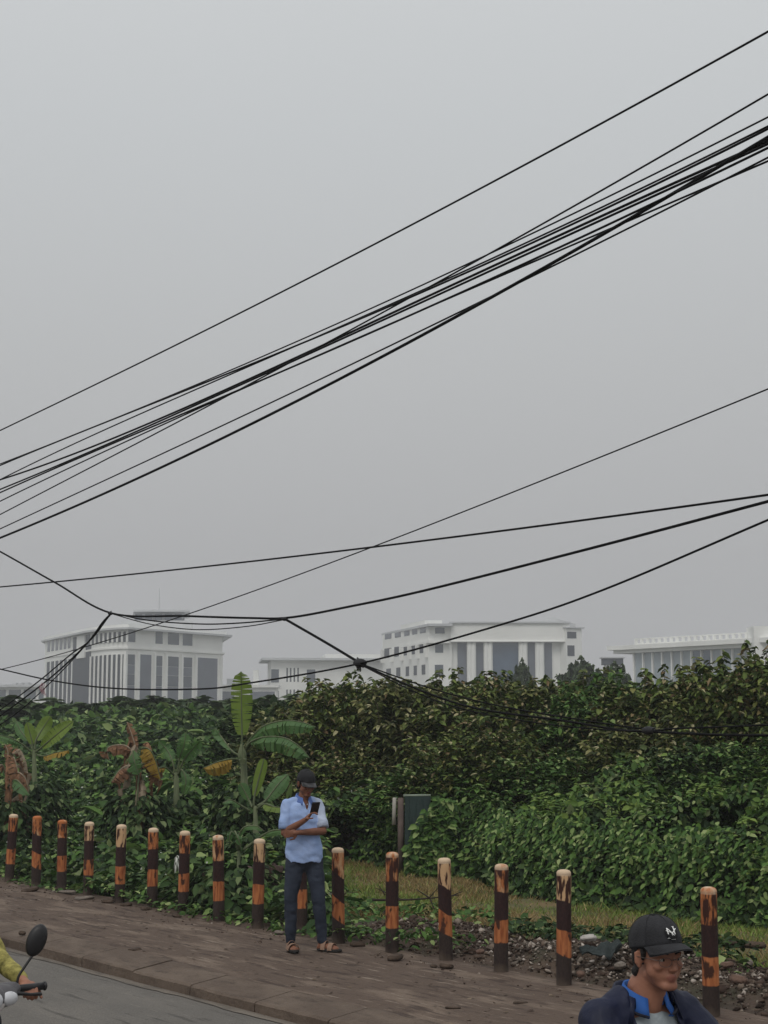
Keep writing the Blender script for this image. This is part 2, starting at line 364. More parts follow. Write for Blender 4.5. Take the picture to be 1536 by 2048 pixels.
# office block with overhanging roof (left)
def block_left():
    Y = 380.; b = empty('office_building', (*plan(255, Y), 0), 0, 'large pale office block with thin overhanging roof slab and rooftop mast', 'building', 'hazy buildings beyond the trees')
    b.location = (0, 0, 0)
    pc0, pc1 = plan(180, Y * 1.0), plan(252, Y * .965)            # rounded corner between the two fronts
    pl, pr = plan(86, Y * 1.11), plan(443, Y * 1.045)
    back1, back0 = plan(420, Y * 1.2), plan(110, Y * 1.22)
    arc = []
    mid = plan(212, Y * .968)
    for k in range(9):
        t_ = k / 8; arc.append(pc0 * (1 - t_) ** 2 + mid * 2 * t_ * (1 - t_) + pc1 * t_ ** 2)
    base = [pl] + arc + [pr, back1, back0]
    ztop = zz(1262, Y * .97)
    mb = MB(); prism(mb, base, -.5, ztop); mb.build('wall', m_white, b)
    def grow(pts, k): 
        c = sum(pts, Vector((0, 0))) / len(pts); return [c + (p - c) * (1 + k / (p - c).length) for p in pts]
    mb = MB(); prism(mb, grow(base, 2.4), ztop, ztop + .45); mb.build('roof', m_grey, b)
    mb = MB(); prism(mb, grow(base, 1.0), ztop + .45, ztop + 1.2); mb.build('parapet', m_white, b)
    FL = Face(pl, pc0); FR = Face(pc1, pr)
    zu0, zu1 = zz(1291, Y), zz(1266, Y * 1.0); zl1 = zz(1312, Y * .98)
    zc = zz(1296, Y * .97)
    # cornice band between the upper storey and the piers
    mb = MB()
    prism(mb, grow(base, .55), zc - .45, zc); mb.build('cornice', m_white, b)
    # left front: fins, recess
    mb = MB(); FL.box(mb, FL.x(144), FL.x(179), 0, ztop - .3, -.1, .25); mb.build('stair_recess', m_dark, b)
    mb = MB(); FL.box(mb, FL.x(154), FL.x(170), zz(1318, Y * 1.02), zz(1274, Y * 1.02), .25, .6); mb.build('sign_panel', m_white, b)
    windows(b, FL, [(91 + i * 8.2, 96 + i * 8.2) for i in range(6)], zz(1301, Y * 1.07), zz(1275, Y * 1.07))
    windows(b, FL, [(91 + i * 8.6, 96.5 + i * 8.6) for i in range(6)], .5, zz(1322, Y * 1.07), m_dark)
    # curved corner fins
    for zr0, zr1, nm in ((0.5, zl1, 0), (zu0, zu1 - .6, 1)):
        dk = MB(); wf = MB()
        for i in range(8):
            p0, p1 = arc[i], arc[i + 1]; Fk = Face(p0, p1)
            Fk.box(dk, Fk.L * .08, Fk.L * .92, zr0, zr1, -.2, .08)
        dk.build('window', m_dark, b)
        for i in range(9):
            p = arc[i]; nrm = Vector((-.35, -1)).normalized()
            wf = MB(); wf.box((p.x + nrm.x * .3, p.y + nrm.y * .3, (zr0 + zr1) / 2), (.42, .9, zr1 - zr0)); wf.build('fin', m_white, b)
    # right front: bays
    yy = Y * .995
    for u0, u1 in ((253, 267), (308, 322), (333, 355), (363, 382)): windows(b, FR, [(u0, u1)], zz(1290, yy), zz(1266, yy))
    for u0, u1, k in ((251, 267, 0), (276, 300, 1), (308, 322, 0), (332, 355, 0), (363, 382, 0), (392, 433, 1)):
        if k: windows(b, FR, [(u0, u1)], .5, zz(1313, yy), m_panel, 'panel')
        else:
            for v0, v1, mt in ((1314, 1334, m_glass), (1334.5, 1352, m_panel), (1352.5, 1374, m_glass), (1374.5, 1400, m_panel), (1400.5, 1440, m_glass)):
                windows(b, FR, [(u0, u1)], zz(v1, yy), zz(v0, yy), mt, 'window' if mt is m_glass else 'panel')
    for u in (246, 271.5, 304, 327.5, 359, 387.5, 438): wf = MB(); fins(wf, FR, [u], .55, 0, zz(1308, yy), .75); wf.build('pier', m_white, b)
    # rooftop drum, terrace and mast
    c = (plan(300, Y * 1.06)); a = []
    for k in range(24):
        th = 2 * math.pi * k / 24; a.append(Vector((c.x + math.cos(th) * 11, c.y + math.sin(th) * 9)))
    q4 = lambda u0, u1, y0, y1: [plan(u0, Y * y0), plan(u1, Y * y0), plan(u1, Y * y1), plan(u0, Y * y1)]
    mb = MB(); prism(mb, q4(238, 382, 1.03, 1.10), ztop + 1.2, zz(1243, Y * 1.03)); mb.build('penthouse', m_grey, b)
    windows(b, Face(plan(262, Y * 1.045), plan(368, Y * 1.045)), [(266, 280), (286, 300), (306, 320), (326, 340), (346, 360)], zz(1242, Y * 1.045), zz(1230, Y * 1.045), m_panel)
    mb = MB(); prism(mb, q4(264, 366, 1.05, 1.10), ztop + 1.2, zz(1226, Y * 1.05)); mb.build('penthouse_upper', m_grey, b)
    a2 = [Vector((c.x + 1.2 + math.cos(th) * 10.4, c.y + math.sin(th) * 10)) for th in [2 * math.pi * k / 24 for k in range(24)]]
    mb = MB(); prism(mb, q4(262, 376, 1.04, 1.11), zz(1225, Y * 1.04), zz(1221, Y * 1.04))
    mb.build('canopy', m_grey, b)
    p = plan(314, Y * 1.05); mb = MB(); mb.tube([(p.x, p.y, ztop), (p.x, p.y, zz(1219, Y * 1.05)), (p.x, p.y, zz(1178, Y * 1.05))], [.3, .16, .07], 6); mb.build('mast', m_grey, b)
block_left()

def low_left():
    Y = 460.; b = empty('annex_building', (0, 0, 0), 0, 'low flat-roofed grey block at the far left beyond the hedge', 'building', 'hazy buildings beyond the trees')
    F = Face(plan(-60, Y), plan(100, Y * .98)); mb = MB(); F.box(mb, 0, F.L, -.5, zz(1376, Y), -20, 0); mb.build('wall', m_white, b)
    mb = MB(); F.box(mb, -2, F.L + 1, zz(1376, Y), zz(1371, Y), -22, 2); mb.build('roof', m_grey, b)
    windows(b, F, [(-40, -12), (-6, 10), (16, 40), (46, 70), (76, 92)], zz(1400, Y), zz(1381, Y))
    mb = MB()
    for u in (18, 30, 42): a = F.x(u); F.box(mb, a - .6, a + .6, zz(1371, Y), zz(1367, Y), -4, -2)
    mb.build('roof_vent', m_grey, b)
low_left()

def mid_low():
    Y = 420.; b = empty('wing_building', (0, 0, 0), 0, 'low white building with slit windows between the two large blocks', 'building', 'hazy buildings beyond the trees')
    F = Face(plan(541, Y), plan(770, Y * 1.008)); zt = zz(1322, Y)
    F.box(mb := MB(), 0, F.L, -.5, zt, -22, 0); mb.build('wall', m_white, b)
    mb = MB(); F.box(mb, -2.4, F.L + 2, zt, zt + .6, -24, 2); mb.build('roof', m_grey, b)
    mb = MB(); F.box(mb, F.x(650), F.L + 1, zt + .6, zt + 1.7, -16, .5); mb.build('upper_roof', m_white, b)
    for v0, v1 in ((1340, 1366), (1383, 1420)):
        windows(b, F, [(541.5, 557), (613, 630)], zz(v1, Y), zz(v0, Y))
        windows(b, F, [(572, 575), (579, 582), (586.5, 589.5), (594, 597)], zz(v1, Y) + .2, zz(v0 - 3, Y), m_dark)
    windows(b, F, [(636, 646), (655, 668), (690, 704)], zz(1425, Y), zz(1383, Y))
    # lower front block
    b2 = empty('gatehouse', (0, 0, 0), 0, 'small low block with wide dark windows left of the slit-windowed building', 'building', 'hazy buildings beyond the trees')
    Y2 = 405.; F = Face(plan(441, Y2), plan(552, Y2 * 1.0)); F.box(mb := MB(), 0, F.L, -.5, zz(1376, Y2), -8, 0); mb.build('wall', m_white, b2)
    F.box(mb := MB(), -.8, F.L + .6, zz(1376, Y2), zz(1371, Y2), -9, .8); mb.build('roof', m_white, b2)
    windows(b2, F, [(444, 468), (500, 549)], 1, zz(1384, Y2), m_panel)
    F.box(mb := MB(), F.x(450), F.x(466), zz(1371, Y2), zz(1358, Y2), -5, -3); mb.build('water_tank', m_grey, b2)
    F.box(mb := MB(), F.x(504), F.x(514), zz(1371, Y2), zz(1341, Y2), -5, -2); mb.build('roof_shaft', m_white, b2)
mid_low()

def block_portico():
    Y = 360.; b = empty('portico_building', (0, 0, 0), 0, 'white building with giant columns and dark glass bays under a flat cornice', 'building', 'hazy buildings beyond the trees')
    FL = Face(plan(765, Y * 1.10), plan(858, Y)); FM = Face(plan(858, Y), plan(1135, Y * 1.0)); FR = Face(plan(1135, Y * .995), plan(1166, Y * 1.0))
    zt = zz(1247, Y)
    # left wing
    prism(mb := MB(), [plan(765, Y * 1.10), plan(858, Y), plan(905, Y), plan(905, Y * 1.12)], -.5, zt - .9); mb.build('wall', m_white, b)
    prism(mb := MB(), [plan(763, Y * 1.105), plan(858, Y * .993), plan(906, Y * .993), plan(906, Y * 1.13)], zt - .9, zt - .35); mb.build('parapet', m_grey, b)
    prism(mb := MB(), [plan(802, Y * 1.06), plan(850, Y * 1.01), plan(885, Y * 1.01), plan(870, Y * 1.1)], zt - .35, zt + .75); mb.build('rooftop_room', m_white, b)
    zc = zz(1283, Y)
    prism(mb := MB(), [plan(764, Y * 1.103), plan(858, Y * .996), plan(899, Y * .996), plan(899, Y * 1.01)], zc - .6, zc); mb.build('cornice', m_white, b)
    cols = [(770, 783), (790, 802), (809, 819.5), (825, 835), (841, 852)]
    windows(b, FL, cols, zz(1274, Y * 1.05), zz(1263, Y * 1.05))
    windows(b, FL, [(a - 1, c) for a, c in cols], zz(1310, Y * 1.03), zz(1290, Y * 1.03), m_dark)
    windows(b, FL, [(a + 3, c - 1) for a, c in cols], zz(1352, Y * 1.03), zz(1333, Y * 1.03), m_dark)
    windows(b, FL, [(a + 3, c - 1) for a, c in cols], zz(1400, Y * 1.03), zz(1375, Y * 1.03), m_dark)
    for u in (768, 786, 805.5, 822, 838, 855): fins(mb := MB(), FL, [u], .8, zz(1316, Y), zc - .6, .8); mb.build('pillar', m_white, b)
    windows(b, FM, [(871, 890)], zz(1269, Y), zz(1257, Y)); windows(b, FM, [(871, 887)], zz(1307, Y), zz(1290, Y)); windows(b, FM, [(870, 887)], zz(1352, Y), zz(1331, Y)); windows(b, FM, [(870, 887)], zz(1400, Y), zz(1374, Y))
    # main block with portico
    a0, a1 = FM.x(902), FM.x(1135); FM.box(mb := MB(), a0, a1, -.5, zz(1250, Y), -26, -.6); mb.build('wall', m_white, b)
    FM.box(mb := MB(), a0, FM.x(1141), zz(1284, Y), zz(1249, Y), -.6, 1.1)
    mb.build('entablature', m_white, b)
    FM.box(mb := MB(), a0 - .3, FM.x(1142), zz(1249, Y), zz(1246, Y), -1, 1.6); mb.build('cornice', m_grey, b)
    FM.box(mb := MB(), a0, FM.x(1141), zz(1286, Y), zz(1284, Y), -.4, 1.4); mb.build('string_course', m_white, b)
    for u0, u1 in ((916, 934), (952, 968), (985.5, 1039), (1055, 1072), (1089, 1106)):
        FM.box(mb := MB(), FM.x(u0), FM.x(u1), 0, zz(1287, Y), -.6, -.3); mb.build('glazing', m_glassb if u1 - u0 > 30 else m_panel, b)
    for u in (940, 947.5, 973.5, 981, 1043.5, 1051, 1077, 1084.5):
        p = FM.p0 + FM.d * FM.x(u) + FM.n * .3; mb = MB(); mb.tube([(p.x, p.y, -.2), (p.x, p.y, zz(1288, Y))], .62 * 1, 14)
        mb.box((p.x, p.y, zz(1287, Y) ), (1.2, 1.2, .25)); mb.build('column', m_white, b)
    # right pier
    FR.box(mb := MB(), 0, FR.L, -.5, zz(1259, Y), -26, 0); mb.build('side_pier', m_white, b)
    FR.box(mb := MB(), -.3, FR.L + .5, zz(1259, Y), zz(1256.5, Y), -26, .5); mb.build('pier_cap', m_grey, b)
    windows(b, FR, [(1137, 1155)], zz(1279, Y), zz(1266, Y), m_dark); windows(b, FR, [(1137, 1151)], zz(1314, Y), zz(1293, Y), m_dark); windows(b, FR, [(1137, 1151)], zz(1400, Y), zz(1338, Y), m_dark)
    # low pitched roof behind
    pa, pb, pk = plan(1060, Y * 1.03), plan(1154, Y * 1.03), plan(1110, Y * 1.03)
    mb = MB(); z0, z1 = zz(1250, Y), zz(1239, Y * 1.03); D = Vector((0, 22, 0))
    v = [Vector((pa.x, pa.y, z0)), Vector((pb.x, pb.y, z0)), Vector((pb.x, pb.y, z0 + .7)), Vector((pk.x, pk.y, z1 + .2)), Vector((pa.x, pa.y, z0 + .7))]
    mb.add(v + [p + D for p in v], [(0, 1, 2, 3, 4), (9, 8, 7, 6, 5), (0, 5, 6, 1), (1, 6, 7, 2), (2, 7, 8, 3), (3, 8, 9, 4), (4, 9, 5, 0)])
    mb.build('roof', m_grey, b)
block_portico()

def block_right():
    Y = 330.; b = empty('pavilion_building', (0, 0, 0), 0, 'long glass-walled hall under a wide white canopy roof at the right', 'building', 'hazy buildings beyond the trees')
    F = Face(plan(1270, Y), plan(1600, Y * .90)); zt = zz(1300, Y)
    F.box(mb := MB(), 0, F.L, -.5, zt, -30, 0); mb.build('wall', m_panel_l, b)
    mb = MB(); a0 = F.x(1216); z_ = zt
    q = [F.p0 + F.d * a + F.n * o for a, o in ((-6.2, 1.5), (F.L, 3.5), (F.L, -30), (-4, -30))]
    prism(mb, q, z_ - .1, z_ + .8)
    tip = [F.p0 + F.d * a + F.n * o for a, o in ((-5, .8), (F.L, 2.2), (F.L, -30), (-3, -30))]
    prism(mb, tip, z_ - .8, z_ - .1); mb.build('roof', m_white, b)
    mb = MB(); F.box(mb, 1.2, F.L, z_ + .8, z_ + 1.05, .5, .9); F.box(mb, 1.2, F.L, z_ + 1.9, z_ + 2.1, .5, .9)
    for i in range(22): F.box(mb, 1.2 + i * 1.6, 1.7 + i * 1.6, z_ + 1.05, z_ + 1.9, .45, .95)
    mb.build('balustrade', m_white, b)
    for i in range(12):
        a = .6 + i * 2.6; F.box(mb := MB(), a, a + 2.2, -.2, z_ - .9, 0, .12); mb.build('glazing', m_glassb if i in (6, 7) else m_glass_l, b)
    mb = MB(); fins(mb, F, [], 1, 0, 1)
    for i in range(12): a = .3 + i * 2.6; F.box(mb, a - .15, a + .15, -.2, z_ - .9, 0, .5)
    mb.build('mullion', m_white, b)
    p = plan(1527, Y * .9); mb = MB(); mb.box((p.x + 2, p.y + 6, zz(1252, Y * .9) / 2), (5.2, 6, zz(1252, Y * .9))); mb.build('tower', m_white, b)
    # small open pavilion left of it
    k = empty('garden_pavilion', (0, 0, 0), 0, 'small dark-topped kiosk between the portico building and the glass hall', 'building', 'hazy buildings beyond the trees')
    Yk = 300.; Fk = Face(plan(1209, Yk), plan(1249, Yk)); Fk.box(mb := MB(), 0, Fk.L, zz(1331, Yk), zz(1318, Yk), -3, 0); mb.build('dark_band', m_dark, k)
    Fk.box(mb := MB(), -.3, Fk.L + .3, zz(1318, Yk), zz(1315.5, Yk), -3.3, .3); mb.build('roof', m_grey, k)
    Fk.box(mb := MB(), .5, Fk.L - .5, -.5, zz(1331, Yk), -2.7, -.3); mb.build('wall', m_white, k)
m_panel_l = M('pale_panel', (.40, .43, .45), .6, .08, .3); m_glass_l = M('pale_glass', (.26, .31, .34), .3, .15, .3, spec=.5)
block_right()

# ------------------------------------------------------------------ bollards
def post_mat():
    m = bpy.data.materials.new('flaking_paint'); m.use_nodes = True; n = m.node_tree; b = n.nodes['Principled BSDF']
    b.inputs['Roughness'].default_value = .7; b.inputs['Specular IOR Level'].default_value = .25
    L = n.links.new
    tc_ = n.nodes.new('ShaderNodeTexCoord'); sx = n.nodes.new('ShaderNodeSeparateXYZ'); L(tc_.outputs['Object'], sx.inputs[0])
    def attr(nm): a = n.nodes.new('ShaderNodeAttribute'); a.attribute_type = 'OBJECT'; a.attribute_name = nm; return a.outputs['Fac']
    seed = attr('seed'); cream = attr('cream'); shift = attr('shift'); dome = attr('dome'); tilt = attr('slant')
    def math_(op, a, b_=None, c=None):
        x = n.nodes.new('ShaderNodeMath'); x.operation = op
        for i, q in enumerate((a, b_, c)):
            if q is None: continue
            if isinstance(q, (int, float)): x.inputs[i].default_value = q
            else: L(q, x.inputs[i])
        return x.outputs[0]
    def noise_(sc, stretch=(1, 1, 1), detail=4):
        mp = n.nodes.new('ShaderNodeMapping'); mp.inputs['Scale'].default_value = stretch; L(tc_.outputs['Object'], mp.inputs[0])
        cb = n.nodes.new('ShaderNodeCombineXYZ'); L(math_('MULTIPLY', seed, 17.3), cb.inputs[0]); L(math_('MULTIPLY', seed, 5.1), cb.inputs[2]); L(cb.outputs[0], mp.inputs['Location'])
        t = n.nodes.new('ShaderNodeTexNoise'); t.inputs['Scale'].default_value = sc; t.inputs['Detail'].default_value = detail; L(mp.outputs[0], t.inputs['Vector']); return t.outputs['Fac']
    def ramp(v, lo, hi): 
        r = n.nodes.new('ShaderNodeMapRange'); r.inputs['From Min'].default_value = lo
        if isinstance(hi, (int, float)): r.inputs['From Max'].default_value = hi
        L(v, r.inputs['Value']); return r.outputs[0]
    def mix(f, a, c):
        x = n.nodes.new('ShaderNodeMix'); x.data_type = 'RGBA'; L(f, x.inputs[0])
        for i, q in ((6, a), (7, c)):
            if isinstance(q, tuple): x.inputs[i].default_value = (*q, 1)
            else: L(q, x.inputs[i])
        return x.outputs[2]
    z = sx.outputs['Z']
    z = math_('ADD', z, math_('MULTIPLY', math_('SUBTRACT', noise_(9, (1, 1, .6)), .5), .05))
    z = math_('ADD', math_('ADD', z, shift), math_('MULTIPLY', sx.outputs['X'], tilt))
    streak = noise_(34, (1, 1, .16), 3); blot = noise_(13, (1, 1, .5), 3); fine = noise_(70, (1, 1, .5), 3)
    # pale bands: cream paint, orange rust bleeding over it, dark flakes
    rust = mix(ramp(fine, .35, .65), (.26, .08, .026), (.43, .16, .055))
    pale = mix(ramp(math_('ADD', blot, math_('SUBTRACT', .5, cream)), .42, .60), (.52, .33, .18), rust)
    pale = mix(ramp(math_('ADD', math_('MULTIPLY', streak, .6), math_('MULTIPLY', blot, .45)), .50, .56), pale, (.040, .013, .008))
    low = mix(ramp(streak, .40, .68), (.43, .155, .055), (.19, .045, .016))
    low = mix(ramp(blot, .56, .62), low, (.05, .018, .010))
    darkc = mix(ramp(fine, .3, .7), (.018, .008, .008), (.036, .015, .013))
    base = mix(ramp(fine, .3, .7), (.024, .016, .014), (.042, .028, .023))
    def step(lv): return ramp(math_('SUBTRACT', z, lv), -.004, .004)
    base = mix(ramp(math_('ADD', z, math_('MULTIPLY', blot, .12)), .06, .13), (.085, .062, .047), base); c = mix(step(.235), base, low); c = mix(step(.435), c, darkc); c = mix(step(.665), c, pale)
    zz_ = math_('SUBTRACT', sx.outputs['Z'], .866)
    dcol = mix(ramp(math_('ADD', dome, math_('MULTIPLY', math_('SUBTRACT', blot, .5), .8)), .45, .6), (.42, .14, .045), (.60, .45, .31))
    c = mix(ramp(zz_, -.006, .006), c, dcol)
    L(c, b.inputs['Base Color'])
    bp = n.nodes.new('ShaderNodeBump'); bp.inputs['Strength'].default_value = .5; bp.inputs['Distance'].default_value = .004
    L(blot, bp.inputs['Height']); L(bp.outputs[0], b.inputs['Normal'])
    return m
mp_ = post_mat()
POSTS = [(18, 1763, 1633, .2, .9, 0, 'farthest bollard, at the left edge, mostly dark with pinkish cap'),
 (72, 1774, 1637, .35, .05, .5, 'bollard with an all-orange domed cap, second from the left edge'),
 (123, 1781, 1645, .30, .35, 0, 'brown-capped rusty bollard beside the orange-capped one'),
 (176, 1789, 1649, .75, 1., 0, 'bollard with bright cream cap, fourth from the left edge'),
 (239, 1803, 1655, .78, .95, 0, 'bollard with cream sides and a red stain under its cap, fifth from left'),
 (304, 1813, 1662, .05, 1., 0, 'bollard with pale cap over a nearly all-dark top band'),
 (366, 1824, 1668, .30, 1., 0, 'bollard with pale cap beside the white flower spike'),
 (438, 1840, 1677, .45, .6, 0, 'dark rusty bollard with narrow cream stripe, third left of the standing man'),
 (515, 1854, 1685, .85, .95, 0, 'bollard with broad cream top and brown blotch, just left of the standing man'),
 (603, 1864, 1697, .5, .7, 0, 'bollard half hidden behind the standing man, seen between his legs'),
 (677, 1886, 1704, .40, .9, .85, 'bollard with slanting orange band just right of the standing man'),
 (784, 1902, 1713, .42, .5, 0, 'orange-topped bollard in front of the green gate panel'),
 (892, 1917, 1725, .62, .85, .6, 'bollard with streaked orange top at the left end of the rubble'),
 (1002, 1941, 1738, .40, .6, 0, 'bollard with reddish top standing before the pale stones'),
 (1128, 1969, 1751, .85, .9, .3, 'cream-topped bollard left of the rider in the black cap'),
 (1423, 2029, 1787, .12, .55, 0, 'large dark bollard behind the rider in the black cap')]
def lathe(prof, n=28):
    return [[Vector((r * math.cos(2 * math.pi * k / n), r * math.sin(2 * math.pi * k / n), z)) for k in range(n)] for r, z in prof]
pm = MB(); Rb = .0615
prof = [(Rb + .001, -.25), (Rb + .002, .0), (Rb + .001, .2), (Rb, .5), (Rb, .82), (Rb, .862), (Rb * .97, .868), (Rb * .97, .872), (Rb * 1.0, .876), (Rb * .96, .893), (Rb * .80, .905), (Rb * .5, .912), (Rb * .12, .915)]
pm.loft(lathe(prof))
proto = None
for i, (u, vb, vt, cream_, dome_, sl_, lab) in enumerate(POSTS):
    p = onz(u, vb + 1, 0)
    if proto is None: proto = pm.build('bollard', mp_, smooth=True); o = proto
    else: o = proto.copy(); COL.objects.link(o)
    h = (vb - vt) / FP * p.y / cP
    o.location = p; o.scale = (1, 1, h / .915)
    rr = random.Random(i * 3 + 1); o.rotation_euler = (R(rr.uniform(-1.6, 1.6)), R(rr.uniform(-1.1, 1.1) + (1.6 if i == 0 else 0)), R(rr.uniform(-25, 25)))
    o['seed'] = float(i) * 1.37 + .4; o['cream'] = cream_; o['dome'] = dome_; o['slant'] = float(sl_); o['shift'] = rr.uniform(-.022, .022)
    tag(o, lab, 'bollard', 'rusty painted bollards along the footpath')

# ------------------------------------------------------------------ cables
m_cable = M('black_rubber', (.004, .004, .0045), .7, .2, 3, spec=.12)
def spline(P, n_=10):
    P = [P[0] * 2 - P[1]] + list(P) + [P[-1] * 2 - P[-2]]; out = []
    for i in range(1, len(P) - 2):
        for k in range(n_):
            t = k / n_; a, b_, c, d = P[i - 1], P[i], P[i + 1], P[i + 2]
            out.append(.5 * ((2 * b_) + (c - a) * t + (2 * a - 5 * b_ + 4 * c - d) * t * t + (3 * b_ - a - 3 * c + d) * t ** 3))
    out.append(P[-2]); return out
CG = 'overhead cables along the road'
def cable(pts, T, r, label, ext=(3., 6.), deg=3, group=CG, twist=None):
    P = [ont(u, v, T) for u, v in pts]; S = np.array([ST(p)[0] for p in P]); Z = np.array([p.z for p in P])
    if deg: 
        co = np.polyfit(S, Z, deg); s0, s1 = S.min(), S.max(); g = np.linspace(s0, s1, 60); Zf = np.polyval(co, g)
    else:
        pp = spline([Vector((a, z, 0)) for a, z in zip(S, Z)]); g = np.array([p.x for p in pp]); Zf = np.array([p.y for p in pp])
        if g[0] > g[-1]: g, Zf = g[::-1], Zf[::-1]
    pl = [(a, z) for a, z in zip(g, Zf)]
    if ext[0]: k = (Zf[1] - Zf[0]) / (g[1] - g[0]); pl = [(g[0] - e, Zf[0] - k * e) for e in (ext[0], ext[0] * .5)] + pl
    if ext[1]: k = (Zf[-1] - Zf[-2]) / (g[-1] - g[-2]); pl += [(g[-1] + e, Zf[-1] + k * 7 * (1 - math.exp(-e / 7)) + .0012 * e * e) for e in (1, 2.5, 4.5, 7, 10, 14, 19, 25, 32)]
    mb = MB(); mb.tube([W(a, T, z) for a, z in pl], r * 1.02, 7); o = mb.build('overhead_cable', m_cable, smooth=True)
    return tag(o, label, 'cable', group)
cable([(0, 861), (454, 640), (500, 615), (920, 400), (1000, 354), (1365, 160), (1536, 62)], 8.6, .0085, 'single thin cable highest above the road')
cable([(0, 1029), (230, 911), (338, 851), (520, 757), (683, 674), (771, 618), (886, 559), (1000, 495), (1240, 361), (1536, 188)], 8.55, .0075, 'upper cable of the bundle that splits off steeply at the right edge')
cable([(0, 928), (338, 792), (500, 723), (669, 650), (838, 576), (950, 522), (1045, 472), (1536, 235)], 8.75, .007, 'second cable from the top of the bundle at the right edge')
cable([(0, 955), (135, 904), (433, 757), (500, 726), (703, 637), (825, 594), (1000, 512), (1122, 460), (1297, 373), (1536, 245)], 8.65, .0075, 'third cable from the top of the bundle at the right edge')
cable([(0, 931), (305, 807), (500, 730), (669, 657), (771, 617), (889, 566), (1000, 516), (1297, 373), (1536, 259)], 8.5, .009, 'upper cable of the bundle where it enters at the left edge')
cable([(0, 960), (372, 808), (520, 752), (602, 717), (690, 671), (811, 615), (923, 559), (1000, 521), (1122, 462), (1279, 401), (1412, 345), (1536, 279)], 8.8, .011, 'thick black cable in the middle of the bundle')
cable([(0, 979), (271, 863), (406, 802), (520, 755), (805, 622), (1000, 535), (1244, 415), (1412, 347), (1536, 289)], 8.45, .0095, 'cable crossing just under the thick middle cable of the bundle')
cable([(0, 1002), (271, 877), (520, 762), (608, 720), (805, 634), (1000, 554), (1174, 481), (1286, 432), (1419, 374), (1536, 317)], 8.9, .008, 'middle slack cable hanging in the lower half of the bundle')
cable([(0, 1075), (169, 1007), (406, 894), (520, 838), (737, 728), (889, 644), (1000, 584), (1080, 542), (1181, 484), (1283, 427), (1412, 350), (1536, 270)], 8.4, .0135, 'thickest black cable, lowest of the bundle at the left edge')
cable([(0, 1058), (271, 931), (500, 828), (737, 710), (882, 642), (1080, 544), (1216, 479), (1419, 374), (1536, 315)], 8.7, .0075, 'thin cable running just above the thickest lowest one')
LT = 9.7
cable([(0, 985), (271, 868), (520, 765), (690, 690), (860, 600), (1000, 545), (1174, 478), (1286, 427), (1412, 360), (1536, 284)], 8.25, .009, 'black cable twisting along the lower side of the thick middle one')
cable([(0, 1174), (400, 1134), (768, 1092), (1150, 1042), (1536, 990)], LT + .1, .010, 'nearly level lone cable crossing below the big bundle')
cable([(-60, 1073), (0, 1103), (110, 1165), (222, 1226), (370, 1232), (500, 1236), (580, 1235), (700, 1213), (858, 1179), (1200, 1092), (1536, 1003)], LT, .0125, 'bundled cable bent at two tie points in front of the left office block', deg=0)
cable([(222, 1226), (300, 1241), (400, 1248), (480, 1246), (570, 1238)], LT - .03, .008, 'upper slack loop between the two tie points', (0, 0), 0)
cable([(222, 1227), (290, 1246), (360, 1257), (420, 1259), (500, 1252), (570, 1239)], LT + .04, .006, 'lower slack loop between the two tie points', (0, 0), 0)
cable([(570, 1238), (650, 1284), (720, 1326)], LT + .02, .014, 'short thick cable slanting down to the knot over the trees', (0, 0), 0)
cable([(0, 1338), (109, 1362), (234, 1377), (400, 1378), (500, 1366), (720, 1327), (1000, 1250), (1206, 1180), (1536, 1040)], LT - .06, .0095, 'long sagging cable passing through the knot', deg=0)
cable([(-40, 1447), (0, 1420), (78, 1362), (140, 1310), (182, 1279), (221, 1228)], LT + .05, .009, 'upper of three cables falling from the left tie point', (0, 0), 0)
cable([(-40, 1460), (0, 1432), (99, 1357), (172, 1289), (205, 1245), (222, 1227)], LT - .04, .011, 'middle of three cables falling from the left tie point', (0, 0), 0)
cable([(-40, 1480), (0, 1450), (52, 1411), (125, 1341), (182, 1278), (222, 1228)], LT - .09, .007, 'lower of three cables falling from the left tie point', (0, 0), 0)
cable([(720, 1328), (850, 1384), (960, 1418), (1125, 1441), (1234, 1459), (1297, 1463), (1420, 1469), (1536, 1471)], LT, .0105, 'low cable drooping from the knot across the dark trees', (3, 0), 0)
cable([(720, 1327), (860, 1376), (990, 1410), (1140, 1436), (1297, 1459), (1354, 1457), (1536, 1450)], LT + .06, .007, 'upper thin low cable drooping across the dark trees', (3, 0), 0)
cable([(720, 1329), (840, 1388), (950, 1424), (1100, 1449), (1234, 1461), (1297, 1462)], LT - .05, .006, 'lowest thin cable drooping from the knot, ending at the cluster', (0, 0), 0)
cable([(-60, 1352), (16, 1337), (130, 1305), (182, 1289), (286, 1257), (365, 1231), (600, 1152), (768, 1089), (1150, 926), (1536, 782)], 15.5, .010, 'thin far cable rising from lower left to the right edge')
# ties
m_tie = M('tie_wrap', (.02, .02, .022), .7)
def tie(u, v, T, r, lab, spikes=3):
    b = MB(); c = ont(u, v, T); b.ell(c, (r * 1.6, r * 1.6, r), n=10, m=6); rr = random.Random(int(u))
    for k in range(spikes):
        a = rr.uniform(0, 6.28); d = DA * math.cos(a) * r * rr.uniform(1.4, 2.4) + Vector((0, 0, math.sin(a) * r * rr.uniform(1.2, 2.2))); b.tube([c, c + d], [r * .35, r * .2], 5)
    o = b.build('cable_tie', m_tie, smooth=True); return tag(o, lab, 'cable tie', 'ties gathering the low cables')
tie(221, 1227, LT - .02, .022, 'small wire tie at the left bend of the low cable bundle', 3)
tie(569, 1238, LT - .02, .022, 'small wire tie at the right bend of the low cable bundle', 3)
tie(720, 1326, LT - .03, .045, 'large ragged black knot of cable over the tree tops', 8)
tie(1297, 1461, LT - .02, .035, 'dark cable splice in front of the trees at the right', 2)
